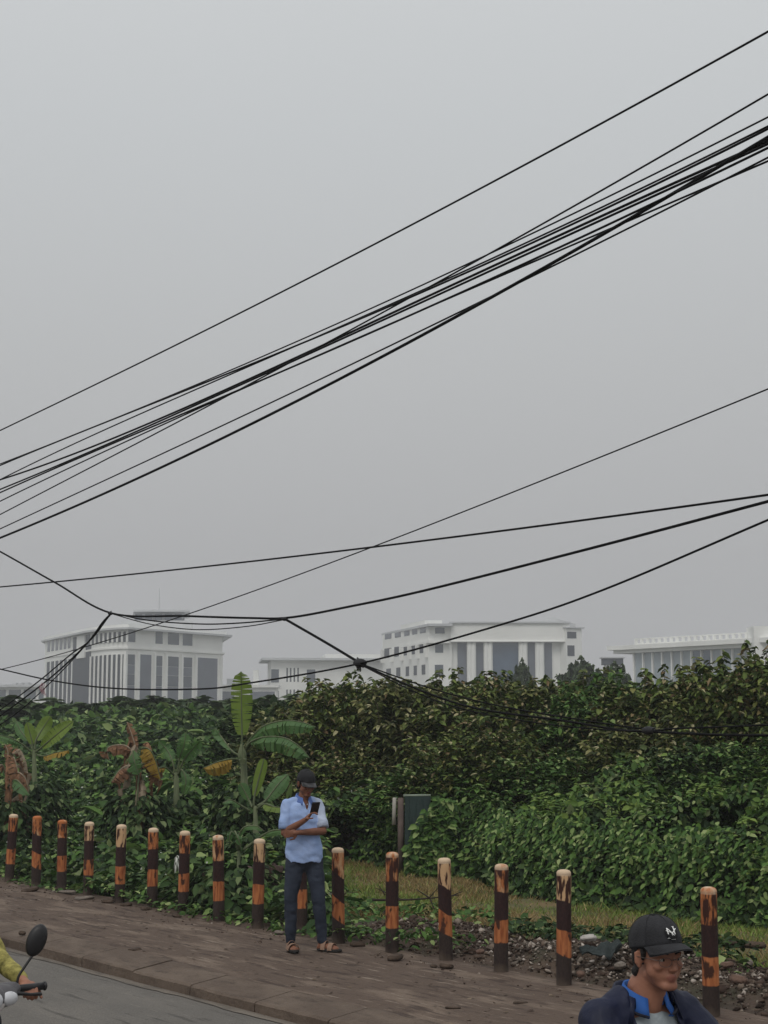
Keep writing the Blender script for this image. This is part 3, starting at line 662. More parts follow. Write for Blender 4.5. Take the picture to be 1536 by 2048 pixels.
mb = MB(); c = ont(84, 1372, LT - .12)
for k in range(4):
    a = c + Vector((.02 * k, 0, .05 - .012 * k)); mb.tube([a, a + Vector((-.03, -.01, -.08)), a + Vector((.01, -.02, -.16))], [.012, .02, .006], 6, .3)
tag(mb.build('plastic_ribbon', M('pink_plastic', (.45, .25, .28), .5)), 'faded pink ribbon caught on the cables at far left', 'ribbon')
# ------------------------------------------------------------------ foliage
def leaves(P, D, Nn, L, wr=.55, droop=.25, fold=.25):
    """P base points, D leaf directions, Nn upper-side normals, L lengths -> verts, quads (two per leaf)"""
    n_ = len(P); D = D / np.linalg.norm(D, axis=1)[:, None]
    S = np.cross(D, Nn); S /= np.maximum(np.linalg.norm(S, axis=1), 1e-6)[:, None]; U = np.cross(S, D)
    L = L[:, None]; w_ = L * wr * .5 * (rng.uniform(.8, 1.2, (n_, 1)))
    dr = droop * rng.uniform(.2, 1.8, (n_, 1)); f = fold
    a = P; tip = P + D * L - U * L * dr
    l1 = P + D * L * .22 + S * w_ * .85 + U * w_ * f; l2 = P + D * L * .62 + S * w_ * .9 - U * L * dr * .35 + U * w_ * f
    r1 = P + D * L * .22 - S * w_ * .85 + U * w_ * f; r2 = P + D * L * .62 - S * w_ * .9 - U * L * dr * .35 + U * w_ * f
    V = np.stack([a, l1, l2, tip, r2, r1], 1).reshape(-1, 3)
    b = np.arange(n_)[:, None] * 6
    F = np.concatenate([b + np.array([[0, 1, 2, 3]]), b + np.array([[0, 3, 4, 5]])], 0)
    return V, F
def rdir(n_, up=0., spread=1.):
    d = rng.normal(size=(n_, 3)); d /= np.linalg.norm(d, axis=1)[:, None]; d *= spread; d[:, 2] += up; return d / np.maximum(np.linalg.norm(d, axis=1), 1e-6)[:, None]
def sshape(sz, n_, k=.3): return sz * np.minimum(np.exp(rng.normal(size=n_) * k), 1.55)
def fbm(x, y, o=0.):                      # cheap smooth field
    return (np.sin(x * 1.0 + 1.3 * np.sin(y * .7 + o)) + np.sin(y * 1.1 + 1.7 * np.sin(x * .6 + 2 + o)) + .6 * np.sin(x * 2.3 + y * 1.9 + o) + .5 * np.sin(3.1 * y - 2.2 * x + 2 * o) + .35 * np.sin(5.2 * x + 1.1 * o + 2 * np.sin(4.1 * y))) / 3.45
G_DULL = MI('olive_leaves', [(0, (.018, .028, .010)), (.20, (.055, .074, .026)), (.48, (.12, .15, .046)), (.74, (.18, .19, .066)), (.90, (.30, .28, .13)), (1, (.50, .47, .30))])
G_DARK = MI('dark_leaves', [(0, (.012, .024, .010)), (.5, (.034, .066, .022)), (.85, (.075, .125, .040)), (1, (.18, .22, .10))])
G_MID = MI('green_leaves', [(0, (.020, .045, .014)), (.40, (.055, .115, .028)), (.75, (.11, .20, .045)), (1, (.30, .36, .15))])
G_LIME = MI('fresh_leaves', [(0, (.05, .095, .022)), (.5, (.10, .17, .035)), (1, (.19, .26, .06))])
G_FAR = MI('far_leaves', [(0, (.025, .045, .02)), (.5, (.055, .085, .035)), (1, (.10, .14, .06))])
m_bark = M('bark', (.075, .055, .04), .9, .3, 8, .6, 40)
m_twig = M('twig', (.085, .06, .042), .9, .3, 20)

def shrub_mesh(seed, h, rad, nsh, lf, leafmat, base=.12, shoots=18, depth=.70):
    """multi-stemmed leafy tree: returns (trunk MB, leaf V, leaf F)"""
    rr = random.Random(seed); tb = MB(); P, D, NN, LL = [], [], [], []
    cz = h * .56
    stems = []
    for k in range(5):
        a = k * 1.257 + rr.uniform(-.4, .4); q = [Vector((0, 0, 0)), Vector((math.cos(a) * .12, math.sin(a) * .12, h * .2)), Vector((math.cos(a) * rad * .4, math.sin(a) * rad * .4, h * .55)), Vector((math.cos(a) * rad * .65, math.sin(a) * rad * .65, h * .82))]
        tb.tube(spline(q, 4), [.06 - .0037 * i for i in range(13)], 6); stems.append(q)
    tips = []
    for k in range(nsh):
        # lumpy crown volume, denser at the shell
        a = rr.uniform(0, 6.283); e = math.asin(rr.uniform(-.75, 1)); d = Vector((math.cos(a) * math.cos(e), math.sin(a) * math.cos(e), math.sin(e)))
        lump = 1 + .38 * noise.noise(d * 1.7 + Vector((seed, 0, 0))) + .18 * noise.noise(d * 4 + Vector((seed, 3, 0)))
        r_ = rr.uniform(depth ** 3, 1) ** (1 / 3) * lump
        c = Vector((d.x * rad * r_, d.y * rad * r_, cz + d.z * (h - cz) * r_ * (1 if d.z > 0 else 1.15)))
        if c.z < base: continue
        g_ = (d * .6 + Vector((rr.uniform(-.7, .7), rr.uniform(-.7, .7), rr.uniform(-.1, .9)))).normalized(); L = rr.uniform(.25, .5)
        tips.append((c, g_, L))
    for k in range(shoots):
        a = rr.uniform(0, 6.283); q = rr.uniform(0, .8) * rad
        tips.append((Vector((math.cos(a) * q, math.sin(a) * q, h * (1 - .25 * (q / rad) ** 2) - .25)), Vector((rr.uniform(-.3, .3), rr.uniform(-.3, .3), 1)).normalized(), rr.uniform(.3, .85)))
    for i, (c, g_, L) in enumerate(tips):
        if i % 3 == 0 or i >= len(tips) - shoots: tb.tube([c - g_ * .15, c + g_ * L * .5, c + g_ * L], [.008, .006, .003], 4)
        m_ = max(6, int(L / .021))
        for j in range(m_):
            t = (j + rr.random()) / m_; P.append(c + g_ * L * t); az = rr.uniform(0, 6.283)
            D.append((math.cos(az), math.sin(az), rr.uniform(-.55, .45))); NN.append((rr.uniform(-.5, .5), rr.uniform(-.5, .5), 1)); LL.append(lf * rr.uniform(.6, 1.35))
    V, F = leaves(np.array([tuple(p) for p in P]), np.array(D), np.array(NN), np.array(LL), .62, .35, .3)
    return tb, V, F
def make_tree(name, seed, h, rad, nsh, lf, mat, loc, label, cat, group, rz=0, **kw):
    tb, V, F = shrub_mesh(seed, h, rad, nsh, lf, mat, **kw)
    r = empty(name, loc, rz, label, cat, group)
    tb.build('trunk', m_bark, r, smooth=True); from_np('crown', V, F, mat, r)
    return r
proto_tree = {}
G_OLIV = MI('leaves_mixed', [(0, (.018, .030, .010)), (.25, (.058, .088, .026)), (.55, (.12, .17, .042)), (.80, (.20, .23, .065)), (.92, (.22, .15, .08)), (1, (.44, .42, .24))])
def put_tree(u, y, vtop, rad, kind, label, cat='tree', group='leafy trees behind the hedge', name='leafy_tree', rz=None):
    p = at(u, HV, y); h = CAMZ + (HV - vtop) / FP * y
    key = kind
    if key not in proto_tree:
        seed, mat, nsh, lf, kw = {'A': (1, G_DULL, 560, .135, {}), 'B': (2, G_OLIV, 600, .125, {}), 'C': (3, G_DARK, 650, .12, {}), 'D': (4, G_MID, 600, .12, {}), 'E': (5, G_OLIV, 540, .135, dict(shoots=26)),
                                     'F': (6, G_FAR, 300, .34, dict(shoots=0))}[kind]
        proto_tree[key] = make_tree(name, seed, 3.2, 1.75, nsh, lf, mat, (p.x, p.y, 0), label, cat, group, **kw); r = proto_tree[key]
    else: r = copy_tree(proto_tree[key])
    r.name = name; r.location = (p.x, p.y, -.05); r.scale = (rad / 1.75, rad / 1.75, (h + .05) / 3.62)
    r.rotation_euler = (0, 0, rz if rz is not None else (u * .37) % 6.28)
    tag(r, label, cat, group); return r
TR = [ # u, depth, v of the crown's top, radius, kind, label
 (600, 33, 1392, 1.7, 'C', 'dark low tree rising behind the arched banana leaves'),
 (665, 30, 1368, 1.5, 'A', 'olive tree whose crown peaks below the cable knot, left one'),
 (722, 29, 1345, 1.35, 'E', 'leafy tree peaking right under the black cable knot'),
 (790, 29.5, 1372, 1.5, 'B', 'olive tree in front of the left windows of the portico building'),
 (862, 28, 1352, 1.5, 'A', 'olive tree where the low cables enter the foliage'),
 (930, 28.5, 1345, 1.4, 'E', 'leafy tree before the leftmost tall column of the portico building'),
 (1000, 27, 1350, 1.5, 'B', 'leafy tree before the wide dark glass bay of the portico'),
 (1075, 28, 1368, 1.6, 'C', 'dark tree below the right columns of the portico'),
 (1150, 27, 1352, 1.5, 'A', 'olive tree below the right pier of the portico building'),
 (1222, 26, 1348, 1.4, 'D', 'greener tree below the small kiosk'),
 (1290, 26, 1355, 1.5, 'E', 'brown-olive tree below the left tip of the canopy roof'),
 (1362, 25, 1340, 1.5, 'B', 'tall olive tree in front of the pale glass hall'),
 (1432, 25, 1336, 1.4, 'A', 'olive tree before the blue panes of the glass hall'),
 (1500, 23.5, 1302, 1.3, 'E', 'tallest tree, with upright shoots before the white tower at the right edge'),
 (1570, 23.0, 1284, 1.4, 'B', 'tree cut by the right edge of the picture'),
 (700, 35, 1385, 2.0, 'C', 'dark back tree seen behind the knot tree'),
 (840, 34, 1368, 1.9, 'C', 'dark back tree left of the low cables'),
 (980, 34, 1362, 1.9, 'D', 'green back tree under the portico glass'),
 (1110, 33, 1366, 1.9, 'B', 'back tree between the portico and the kiosk'),
 (1250, 32, 1362, 1.9, 'C', 'dark back tree under the kiosk and canopy tip'),
 (1400, 31, 1358, 1.8, 'C', 'dark back tree under the middle of the glass hall'),
 (1540, 30, 1335, 1.8, 'D', 'green back tree behind the tall right-edge tree'),
 (890, 25, 1520, 1.3, 'D', 'bright green bush above the gate panel'),
 (1110, 24.0, 1500, 1.35, 'D', 'bright green bush in the middle of the thicket'),
 (1250, 23.0, 1540, 1.1, 'C', 'dark bush with a bare reddish stem in the thicket'),
 (1420, 22.0, 1480, 1.3, 'C', 'dark green bush above the rightmost bollard'),
 (1530, 21.0, 1470, 1.2, 'D', 'green bush at the right edge above the hedge'),
 (700, 27, 1500, 1.3, 'B', 'olive bush between the standing man and the gate panel'),
 (960, 25.0, 1440, 1.3, 'B', 'olive tree in front of the middle of the thicket'),
 (1320, 23.4, 1440, 1.3, 'A', 'olive tree beneath the cable splice'),
]
for a in TR: put_tree(*a)
FT = [(20, 66, 1396, 3.2, 'F', 'far tree under the flat annex at the left edge'), (95, 70, 1400, 3.5, 'F', 'far tree below the left end of the office block'), (165, 64, 1409, 3.2, 'F', 'low far tree below the dark recess of the office block'),
 (240, 68, 1398, 3.5, 'F', 'far tree below the curved corner of the office block'), (320, 66, 1394, 3.3, 'F', 'far tree below the centre of the office block'), (395, 68, 1396, 3.3, 'F', 'far tree below the right end of the office block'),
 (465, 62, 1398, 3.0, 'F', 'far tree behind the upright banana leaf'), (530, 60, 1396, 2.8, 'F', 'far tree below the gatehouse windows'), (590, 55, 1394, 2.6, 'F', 'far tree below the slit-windowed building'),
 (1165, 120, 1318, 1.7, 'F', 'hazy grey-green tree standing before the portico building right pier'), (1228, 115, 1326, 1.5, 'F', 'hazy grey-green tree standing below the kiosk'),
 (1046, 130, 1322, 1.0, 'F', 'hazy sapling before the right columns of the portico')]
for a in FT: put_tree(*a, 'tree', 'hazy trees in the distance', 'distant_tree')

# ---- the left thicket: one rolling mass of creepers
def H_left(s, t):
    base = np.interp(t, [9.3, 10.2, 12, 14.5, 19, 24, 29, 36], [.16, .32, .42, .78, 1.42, 2.0, 2.45, 2.5])
    l = fbm(s * 1.25, t * 1.25, 1.) * np.interp(t, [9, 11, 15, 22], [.10, .20, .32, .34]) + .10 * fbm(s * 3.7, t * 3.7, 4.)
    return np.maximum(base + l - .55 * np.maximum(fbm(s * 1.9, t * 2.2, 9.) - .42, 0) * np.interp(t, [9, 13], [0, 1]), .05)
def scatter(n_, s0, s1, t0, t1, tp=1.):
    S = rng.uniform(s0, s1, n_); T = t0 + (t1 - t0) * rng.uniform(0, 1, n_) ** tp; return S, T
def pts(S, T, Z): return np.stack([DA.x * S + DN.x * T, DA.y * S + DN.y * T, Z], 1)
def infov(P, m_=.03):
    k = P[:, 0] / np.maximum(P[:, 1], .1); return (np.abs(k) < .24 + m_) & (P[:, 1] > 5)
def mass(name, n_, rect, Hf, lf, mat, cut=None, deep=.16, droop=.3, tilt=.65, tp=1., lo=.0, kind='stuff', parent=None, clump=None):
    S, T = scatter(n_, *rect, tp); P = pts(S, T, np.zeros(n_)); ok = infov(P, .05)
    if cut is not None: ok &= cut(S, T)
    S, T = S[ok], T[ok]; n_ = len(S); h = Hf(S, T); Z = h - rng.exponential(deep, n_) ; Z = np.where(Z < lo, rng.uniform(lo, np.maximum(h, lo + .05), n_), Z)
    if clump is not None:
        q = fbm(S * 5.5 + Z * 2, T * 3 + Z * 6.5, 2.7) > clump; S, T, Z, h = S[q], T[q], Z[q], h[q]; n_ = len(S)
    P = pts(S, T, Z)
    e = .06; gs = (Hf(S + e, T) - Hf(S - e, T)) / (2 * e); gt = (Hf(S, T + e) - Hf(S, T - e)) / (2 * e)
    nrm = np.stack([-(gs * DA.x + gt * DN.x), -(gs * DA.y + gt * DN.y), np.ones(n_)], 1); nrm /= np.linalg.norm(nrm, axis=1)[:, None]
    up = nrm + rng.normal(size=(n_, 3)) * tilt * .6
    out = np.cross(up, rng.normal(size=(n_, 3))) + np.stack([nrm[:, 0], nrm[:, 1], np.zeros(n_)], 1) * .8
    fs = np.interp(np.linalg.norm(P[:, :2], axis=1), [15, 30, 60], [1, 1.15, 2.0])
    V, F = leaves(P, out, up, sshape(lf, n_, .42) * fs, .6, droop, .2)
    o = from_np(name, V, F, mat, parent); 
    if kind: tag(o, kind=kind)
    return o
EDGE = 13.3
right_s = lambda S, T: (S < 13.0 + (T - 9.5) * 1.55) & (S < 20.3)                # beyond the gap: grass and hedge
left_cut = lambda S, T: ~right_s(S, T)
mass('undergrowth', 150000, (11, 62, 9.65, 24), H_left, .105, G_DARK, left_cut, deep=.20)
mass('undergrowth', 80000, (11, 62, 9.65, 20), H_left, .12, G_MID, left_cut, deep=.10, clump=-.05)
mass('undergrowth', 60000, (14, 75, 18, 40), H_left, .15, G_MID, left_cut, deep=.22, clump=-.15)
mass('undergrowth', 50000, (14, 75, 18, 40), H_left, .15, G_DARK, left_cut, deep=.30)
for o in bpy.data.objects:
    if o.name.startswith('undergrowth'): tag(o, 'tangled green creepers and weeds covering the ground behind the bollards', 'undergrowth')
# ---- right hedge of creepers
def hfront(s): return 13.95 + .28 * fbm(s * .9, s * .4, 2.) - .10 * np.clip(9 - s, 0, 5) + 1.05 * np.clip((s - 15.5) / 2, 0, 1)
def H_right(s, t):
    front = hfront(s)
    x = t - front
    h = np.interp(x, [-.25, 0, .35, 1.2, 2.6, 5], [0.02, .45, .95, 1.25, 1.55, 1.7])
    return np.maximum(h + (.34 * fbm(s * 1.7, t * 1.7, 3.) + .16 * fbm(s * 4.3, t * 4.3, 1.)) * np.clip(x + .2, 0, 1) - .9 * np.maximum(fbm(s * 2.1, t * 1.6, 8.) - .35, 0) * np.clip(x, 0, 1), .01)
cutR = lambda S, T: right_s(S, T) & (H_right(S, T) > .06)
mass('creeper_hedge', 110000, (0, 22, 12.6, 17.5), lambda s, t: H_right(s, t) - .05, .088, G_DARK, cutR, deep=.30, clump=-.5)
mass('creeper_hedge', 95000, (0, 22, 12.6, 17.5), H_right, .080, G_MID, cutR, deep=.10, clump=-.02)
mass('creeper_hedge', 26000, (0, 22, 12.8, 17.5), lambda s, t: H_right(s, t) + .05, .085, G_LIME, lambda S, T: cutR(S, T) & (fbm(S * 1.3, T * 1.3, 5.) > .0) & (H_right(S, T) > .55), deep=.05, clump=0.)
for o in bpy.data.objects:
    if o.name.startswith('creeper_hedge'): tag(o, 'dense hedge of creepers with bright green tips behind the grass', 'hedge')
# vines hanging down the front of the hedge
def hang():
    P, D, NN, LL = [], [], [], []; rr = random.Random(5)
    for i in range(1500):
        s = rr.uniform(2, 20); t = float(hfront(s)) + rr.uniform(-.02, .35)
        z0 = rr.uniform(.35, 1.05); q = W(s, t, z0); dr = Vector((rr.uniform(-.3, .3), -.35, -1)).normalized(); L = rr.uniform(.2, .6)
        for j in range(int(L / .045)):
            p = q + dr * j * .045 - DN * .02 * j * .3
            if p.z < .03: break
            P.append(tuple(p)); d = -DN * rr.uniform(.2, 1) + Vector((rr.uniform(-.8, .8), 0, rr.uniform(-.9, .1))); D.append(tuple(d)); u_ = -DN * .7 + Vector((rr.uniform(-.4, .4), 0, .8)); NN.append(tuple(u_)); LL.append(.07 * rr.uniform(.6, 1.4))
    V, F = leaves(np.array(P), np.array(D), np.array(NN), np.array(LL), .65, .3, .2)
    return from_np('creeper_hedge', V, F, G_MID)
o = hang(); tag(o, 'strands of vine hanging down the front of the hedge', 'hedge', kind='stuff')

# ---- grass strip before the hedge
G_GRASS = MI('grass_blades', [(0, (.09, .15, .03)), (.5, (.17, .24, .05)), (1, (.30, .34, .10))], trans=.2)
def grass():
    n_ = 150000; S, T = scatter(n_, 0, 24, 9.9, 15.5); P = pts(S, T, np.zeros(n_)); ok = infov(P) & right_s(S - .4, T) & (H_right(S, T) < .3)
    keep = fbm(S * 1.7, T * 1.7, 7.) + rng.normal(size=n_) * .35 > -.35; ok &= keep & (T > 10.95 + .25 * fbm(S * 1.5, T * .3, 3.))
    S, T = S[ok], T[ok]; n_ = len(S); Z = np.array([z_field(a, b_) for a, b_ in zip(S, T)]) ; P = pts(S, T, Z)
    a = rng.uniform(0, 6.28, n_); h = rng.uniform(.03, .10, n_) * (1 + .5 * fbm(S * 2, T * 2, 2.)); wd = rng.uniform(.006, .012, n_)
    dx = np.stack([np.cos(a), np.sin(a), 0 * a], 1); lean = np.stack([rng.normal(size=n_) * .6, rng.normal(size=n_) * .6, np.ones(n_)], 1)
    V = np.stack([P - dx * wd[:, None], P + dx * wd[:, None], P + lean * h[:, None]], 1).reshape(-1, 3); F = np.arange(n_ * 3).reshape(-1, 3)
    g_ = (fbm(S * .8, T * 1.4, 4.) + rng.normal(size=n_) * .25) > .05; Fa = F[g_]; Fb = F[~g_]
    return from_np('grass', V, Fa, G_GRASS), from_np('grass', V, Fb, G_GRASS2)
G_GRASS2 = MI('straw_blades', [(0, (.13, .10, .04)), (.5, (.26, .19, .08)), (1, (.42, .31, .15))], trans=.2)
for o, l_ in zip(grass(), ('short green grass between the rubble and the hedge', 'dry straw-coloured grass patches before the hedge')): tag(o, l_, 'grass', kind='stuff')
m_turf = ground_mat('turf', (.10, .095, .04), [((.19, .13, .065), 1.1, 1, .45, .6, .9), ((.05, .075, .02), 1.6, 1, .5, .65, .8)], bump=1.)
def turf():
    S = np.linspace(1, 21, 160); V = []; F = []
    n2 = 30
    for i, s in enumerate(S):
        t0 = 10.95 + .25 * math.sin(s * 1.5) + .1 * math.sin(s * 4.1)
        for j in range(n2): t = t0 + (14.9 - t0) * j / (n2 - 1); V.append(tuple(W(s, t, z_field(s, t) + .006 + .008 * min(j, 1))))
    F = [(i * n2 + j, i * n2 + j + 1, (i + 1) * n2 + j + 1, (i + 1) * n2 + j) for i in range(len(S) - 1) for j in range(n2 - 1)]
    return from_np('lawn', V, F, m_turf, smooth=True)
tag(turf(), kind='structure')
# low weeds round the feet of the bollards and in the gap
mass('weeds', 16000, (9, 40, 9.35, 11.6), lambda s, t: .05 + .16 * np.clip(fbm(s * 2.1, t * 2.1, 6.) + .35, 0, 1), .07, G_MID, lambda S, T: (S > 12.0) | (fbm(S * 2.3, T * 2.3, 1.) > .35), deep=.06)
mass('weeds', 2600, (6, 14, 10.6, 11.2), lambda s, t: .20 + .10 * np.clip(fbm(s * 2.1, t * 2.1, 6.) + .2, 0, 1), .07, G_DARK, lambda S, T: (fbm(S * 1.3, T * 1.3, 8.) > .05) & (S > 8.5), deep=.06)
for o in bpy.data.objects:
    if o.name.startswith('weeds'): tag(o, 'low weeds growing between the bollards and the rubble', 'weeds')
# small white flowers and pale specks in the undergrowth
def specks():
    n_ = 700; S, T = scatter(n_, 12, 40, 9.8, 17); P = pts(S, T, np.zeros(n_)); ok = infov(P) & left_cut(S, T); S, T = S[ok], T[ok]; n_ = len(S)
    P = pts(S, T, H_left(S, T) + .02); V, F = leaves(P, rdir(n_, .3), rdir(n_, .5), sshape(.035, n_, .4), .8, .1, .1)
    return from_np('small_flowers', V, F, MI('flower_white', [(0, (.35, .36, .32)), (1, (.6, .6, .55))]))
tag(specks(), 'tiny pale flowers scattered in the undergrowth', 'flowers', kind='stuff')

# ------------------------------------------------------------------ banana plants
def blade_mesh(mb, spine, wmax, side, hang_, seed, tear=.25, tipw=.1):
    """leaf blade along a 3-D spine; hang_: how far both halves hang down (radians)"""
    rr = random.Random(seed); sp_ = spline([Vector(p) for p in spine], 12); n_ = len(sp_)
    side = Vector(side).normalized()
    for k in (1, -1):
        i = 0
        while i < n_ - 1:
            seg = 1 if rr.random() < .3 else rr.choice((2, 3, 4)); j = min(i + seg, n_ - 1)
            g_ = rr.uniform(0, tear) * 1.3; ha = hang_ + rr.uniform(-.12, .30) * (tear * 2)
            prev = None
            for q in range(i, j + 1):
                t = q / (n_ - 1); w_ = wmax * .5 * (math.sin(math.pi * min(1, t * .92 + .05)) ** .55) * (1 - .1 * t)
                if t > .9: w_ *= (1 - t) / .1 * .9 + .08
                d = (sp_[min(q + 1, n_ - 1)] - sp_[max(q - 1, 0)]).normalized(); s_ = (side - d * side.dot(d)).normalized(); u_ = s_.cross(d)
                if u_.z < 0 and hang_ > .3: u_ = -u_
                sh = d * (.10 * w_)
                if q == j and j < n_ - 1: sh = sh - d * (g_ * w_ * .5)
                c = sp_[q]; m1 = c + s_ * k * w_ * .5 * math.cos(ha * .6) - u_ * w_ * .5 * math.sin(ha * .6) + sh * .5
                e_ = c + s_ * k * w_ * math.cos(ha) - u_ * w_ * math.sin(ha) + sh
                cur = [c, m1, e_]
                if prev: mb.add([prev[0], prev[1], prev[2], cur[2], cur[1], cur[0]], [(0, 1, 4, 5), (1, 2, 3, 4)])
                prev = cur
            i = j
    return mb
def ban_mat(name, c1, c2, rib, dry=0.):
    m = M(name, c1, .5, .1, 3, .25, 30, spec=.4, col2=c2)
    return m
m_bnew = ban_mat('banana_new', (.12, .19, .028), (.19, .27, .045), 0)
m_bgreen = ban_mat('banana_green', (.065, .145, .045), (.11, .21, .065), 0)
m_byel = M('banana_yellow', (.30, .20, .035), .6, .2, 5, .3, 30, col2=(.38, .24, .04))
m_bdry = M('banana_dry', (.11, .055, .032), .85, .2, 12, .6, 30, col2=(.30, .16, .085))
m_bstem = M('banana_stem', (.075, .10, .045), .7, .2, 9, .4, 30, col2=(.14, .16, .085), stretch=(3, 3, .5))
m_bpale = M('dry_stalk', (.20, .15, .10), .9, .3, 9, .5, 30, col2=(.32, .26, .19))
for m_ in (m_bnew, m_bgreen, m_byel):
    n = m_.node_tree; b = n.nodes['Principled BSDF']; tr = n.nodes.new('ShaderNodeBsdfTranslucent'); src = b.inputs['Base Color'].links[0].from_socket
    n.links.new(src, tr.inputs['Color']); ms = n.nodes.new('ShaderNodeMixShader'); ms.inputs[0].default_value = .35
    n.links.new(b.outputs[0], ms.inputs[1]); n.links.new(tr.outputs[0], ms.inputs[2]); n.links.new(ms.outputs[0], n.nodes['Material Output'].inputs['Surface'])
BSTEMS = []
def banana(label, u0, v0, y, lv, stem_top, stem_r=.08, stem_mat=None, zg=0.):
    """lv: list of (spine [(u, v, dy)...], width m, hang, material, tear)"""
    base = at(u0, v0, y); base.z = zg
    r = empty('banana_plant', base, 0, label, 'banana plant', 'banana plants in the undergrowth')
    inv = lambda p: p - base
    BSTEMS.append((base.copy(), at(*stem_top, y).z, y))
    top = inv(at(*stem_top, y)); mb = MB(); mb.tube([Vector((0, 0, -.1)), top * .5 + Vector((.02, 0, 0)), top], [stem_r, stem_r * .85, stem_r * .5], 10); mb.build('stem', stem_mat or m_bstem, r, smooth=True)
    for k, (sp_, w_, hg, mt, tear) in enumerate(lv):
        P = [inv(at(u, v, y + dy)) for u, v, dy in sp_]
        mb = MB(); d = (P[-1] - P[0]); side = Vector((1, 0, 0)) if abs(d.z) > abs(d.x) * 1.2 else Vector((0, 1, .15))
        if hg < 0: side = Vector((1, .0, 0)) if abs(d.z) > abs(d.x) else Vector((-d.z, .25, abs(d.x))); hg = -hg
        blade_mesh(mb, P[1:] if len(P) > 3 else P, w_, side, hg, int(u0 + k * 7), tear)
        lf = mb.build('leaf', mt, r, smooth=False)
        if lf.data.materials[0] is m_bdry: lf['label'] = 'dry brown leaf'
        q = spline(P, 8); mb = MB(); n_ = len(q); mb.tube([p + Vector((0, -.004, 0)) for p in q], [.018 * (1 - .75 * i / n_) for i in range(n_)], 6); mb.build('midrib', m_bpale if mt is m_bdry else m_bstem, lf, smooth=True)
    return r
banana('banana plant with one tall upright bright leaf and two arching leaves', 488, 1640, 24.5, [
    ([(484, 1508, 0), (484, 1470, 0), (483, 1420, .0), (483, 1375, -.02), (482, 1343, -.1)], .36, -.10, m_bnew, .32),
    ([(492, 1496, 0), (500, 1478, 0), (528, 1452, -.1), (570, 1441, -.2), (605, 1445, -.3), (632, 1454, -.35)], .46, 1.0, m_bgreen, .45),
    ([(492, 1500, 0), (502, 1484, -.2), (530, 1474, -.4), (570, 1476, -.6), (600, 1494, -.7), (620, 1516, -.75)], .50, 1.15, m_bgreen, .6),
    ([(484, 1500, 0), (483, 1490, -.1), (484, 1510, -.2), (486, 1530, -.2)], .16, .6, m_bstem, .1),
    ([(480, 1512, 0), (462, 1500, .1), (440, 1470, .3), (430, 1458, .3), (427, 1488, .3)], .24, .8, m_bgreen, .3),
    ([(480, 1520, 0), (462, 1518, -.1), (435, 1524, -.2), (406, 1536, -.3)], .44, 1.2, m_byel, .7)], (487, 1500))
banana('small banana plant with narrow yellow-green upright leaf beside the man', 512, 1680, 21.0, [
    ([(507, 1612, 0), (509, 1592, 0), (517, 1560, 0), (525, 1530, 0), (528, 1517, 0)], .15, -.15, m_bnew, .05),
    ([(515, 1612, 0), (532, 1600, .1), (555, 1570, .2), (576, 1548, .3)], .26, -.3, m_bgreen, .2),
    ([(505, 1615, 0), (498, 1600, .1), (488, 1580, .1), (480, 1566, .1)], .16, -.2, m_bgreen, .15),
    ([(515, 1618, 0), (530, 1608, -.3), (550, 1614, -.5), (572, 1616, -.5)], .22, .5, m_bnew, .15),
    ([(500, 1622, 0), (480, 1610, -.1), (462, 1600, -.2), (445, 1606, -.3)], .2, .5, m_bgreen, .15)], (510, 1612), .05)
banana('banana plant with a fan of bright leaves and one yellow drooping leaf at far left', 70, 1620, 27.0, [
    ([(66, 1505, 0), (65, 1488, 0), (60, 1466, 0), (54, 1444, 0)], .20, -.2, m_bnew, .1),
    ([(70, 1500, 0), (72, 1480, 0), (86, 1456, .1), (102, 1432, .1)], .26, -.15, m_bnew, .1),
    ([(72, 1504, 0), (84, 1494, -.1), (112, 1470, -.2), (148, 1442, -.2)], .28, -.25, m_bnew, .2),
    ([(66, 1500, 0), (56, 1480, .2), (42, 1462, .3), (32, 1442, .4)], .20, -.3, m_bgreen, .2),
    ([(62, 1504, 0), (44, 1488, -.1), (20, 1476, -.2), (-6, 1470, -.2)], .26, .9, m_bgreen, .3),
    ([(74, 1510, 0), (88, 1512, -.2), (110, 1506, -.3), (138, 1500, -.4)], .32, .5, m_byel, .5)], (68, 1500), .06)
banana('dying banana plant with brown hanging leaves and pale dry stalks', 278, 1650, 25.0, [
    ([(276, 1540, 0), (272, 1500, 0), (264, 1470, 0), (254, 1444, 0)], .26, -.9, m_bdry, .7),
    ([(276, 1530, 0), (262, 1500, -.1), (244, 1490, -.1), (216, 1496, -.1), (218, 1520, -.1)], .34, 1.1, m_bdry, .8),
    ([(280, 1530, 0), (284, 1498, -.1), (300, 1500, -.2), (312, 1524, -.2), (322, 1560, -.2)], .42, 1.0, m_byel, .5),
    ([(276, 1530, 0), (266, 1502, -.2), (268, 1520, -.3), (278, 1550, -.3)], .40, .7, m_bgreen, .4),
    ([(274, 1545, 0), (262, 1530, -.2), (240, 1540, -.3), (222, 1566, -.3)], .40, 1.0, m_bdry, .8),
    ([(282, 1530, .1), (296, 1512, .2), (312, 1540, .2), (318, 1575, .2)], .38, 1.0, m_bdry, .8),
    ([(278, 1548, 0), (276, 1570, -.2), (274, 1600, -.25), (270, 1630, -.25)], .07, .5, m_bpale, .6),
    ([(284, 1550, 0), (288, 1575, -.2), (286, 1605, -.25), (280, 1640, -.25)], .06, .5, m_bpale, .6)], (277, 1530), .075, m_bdry)
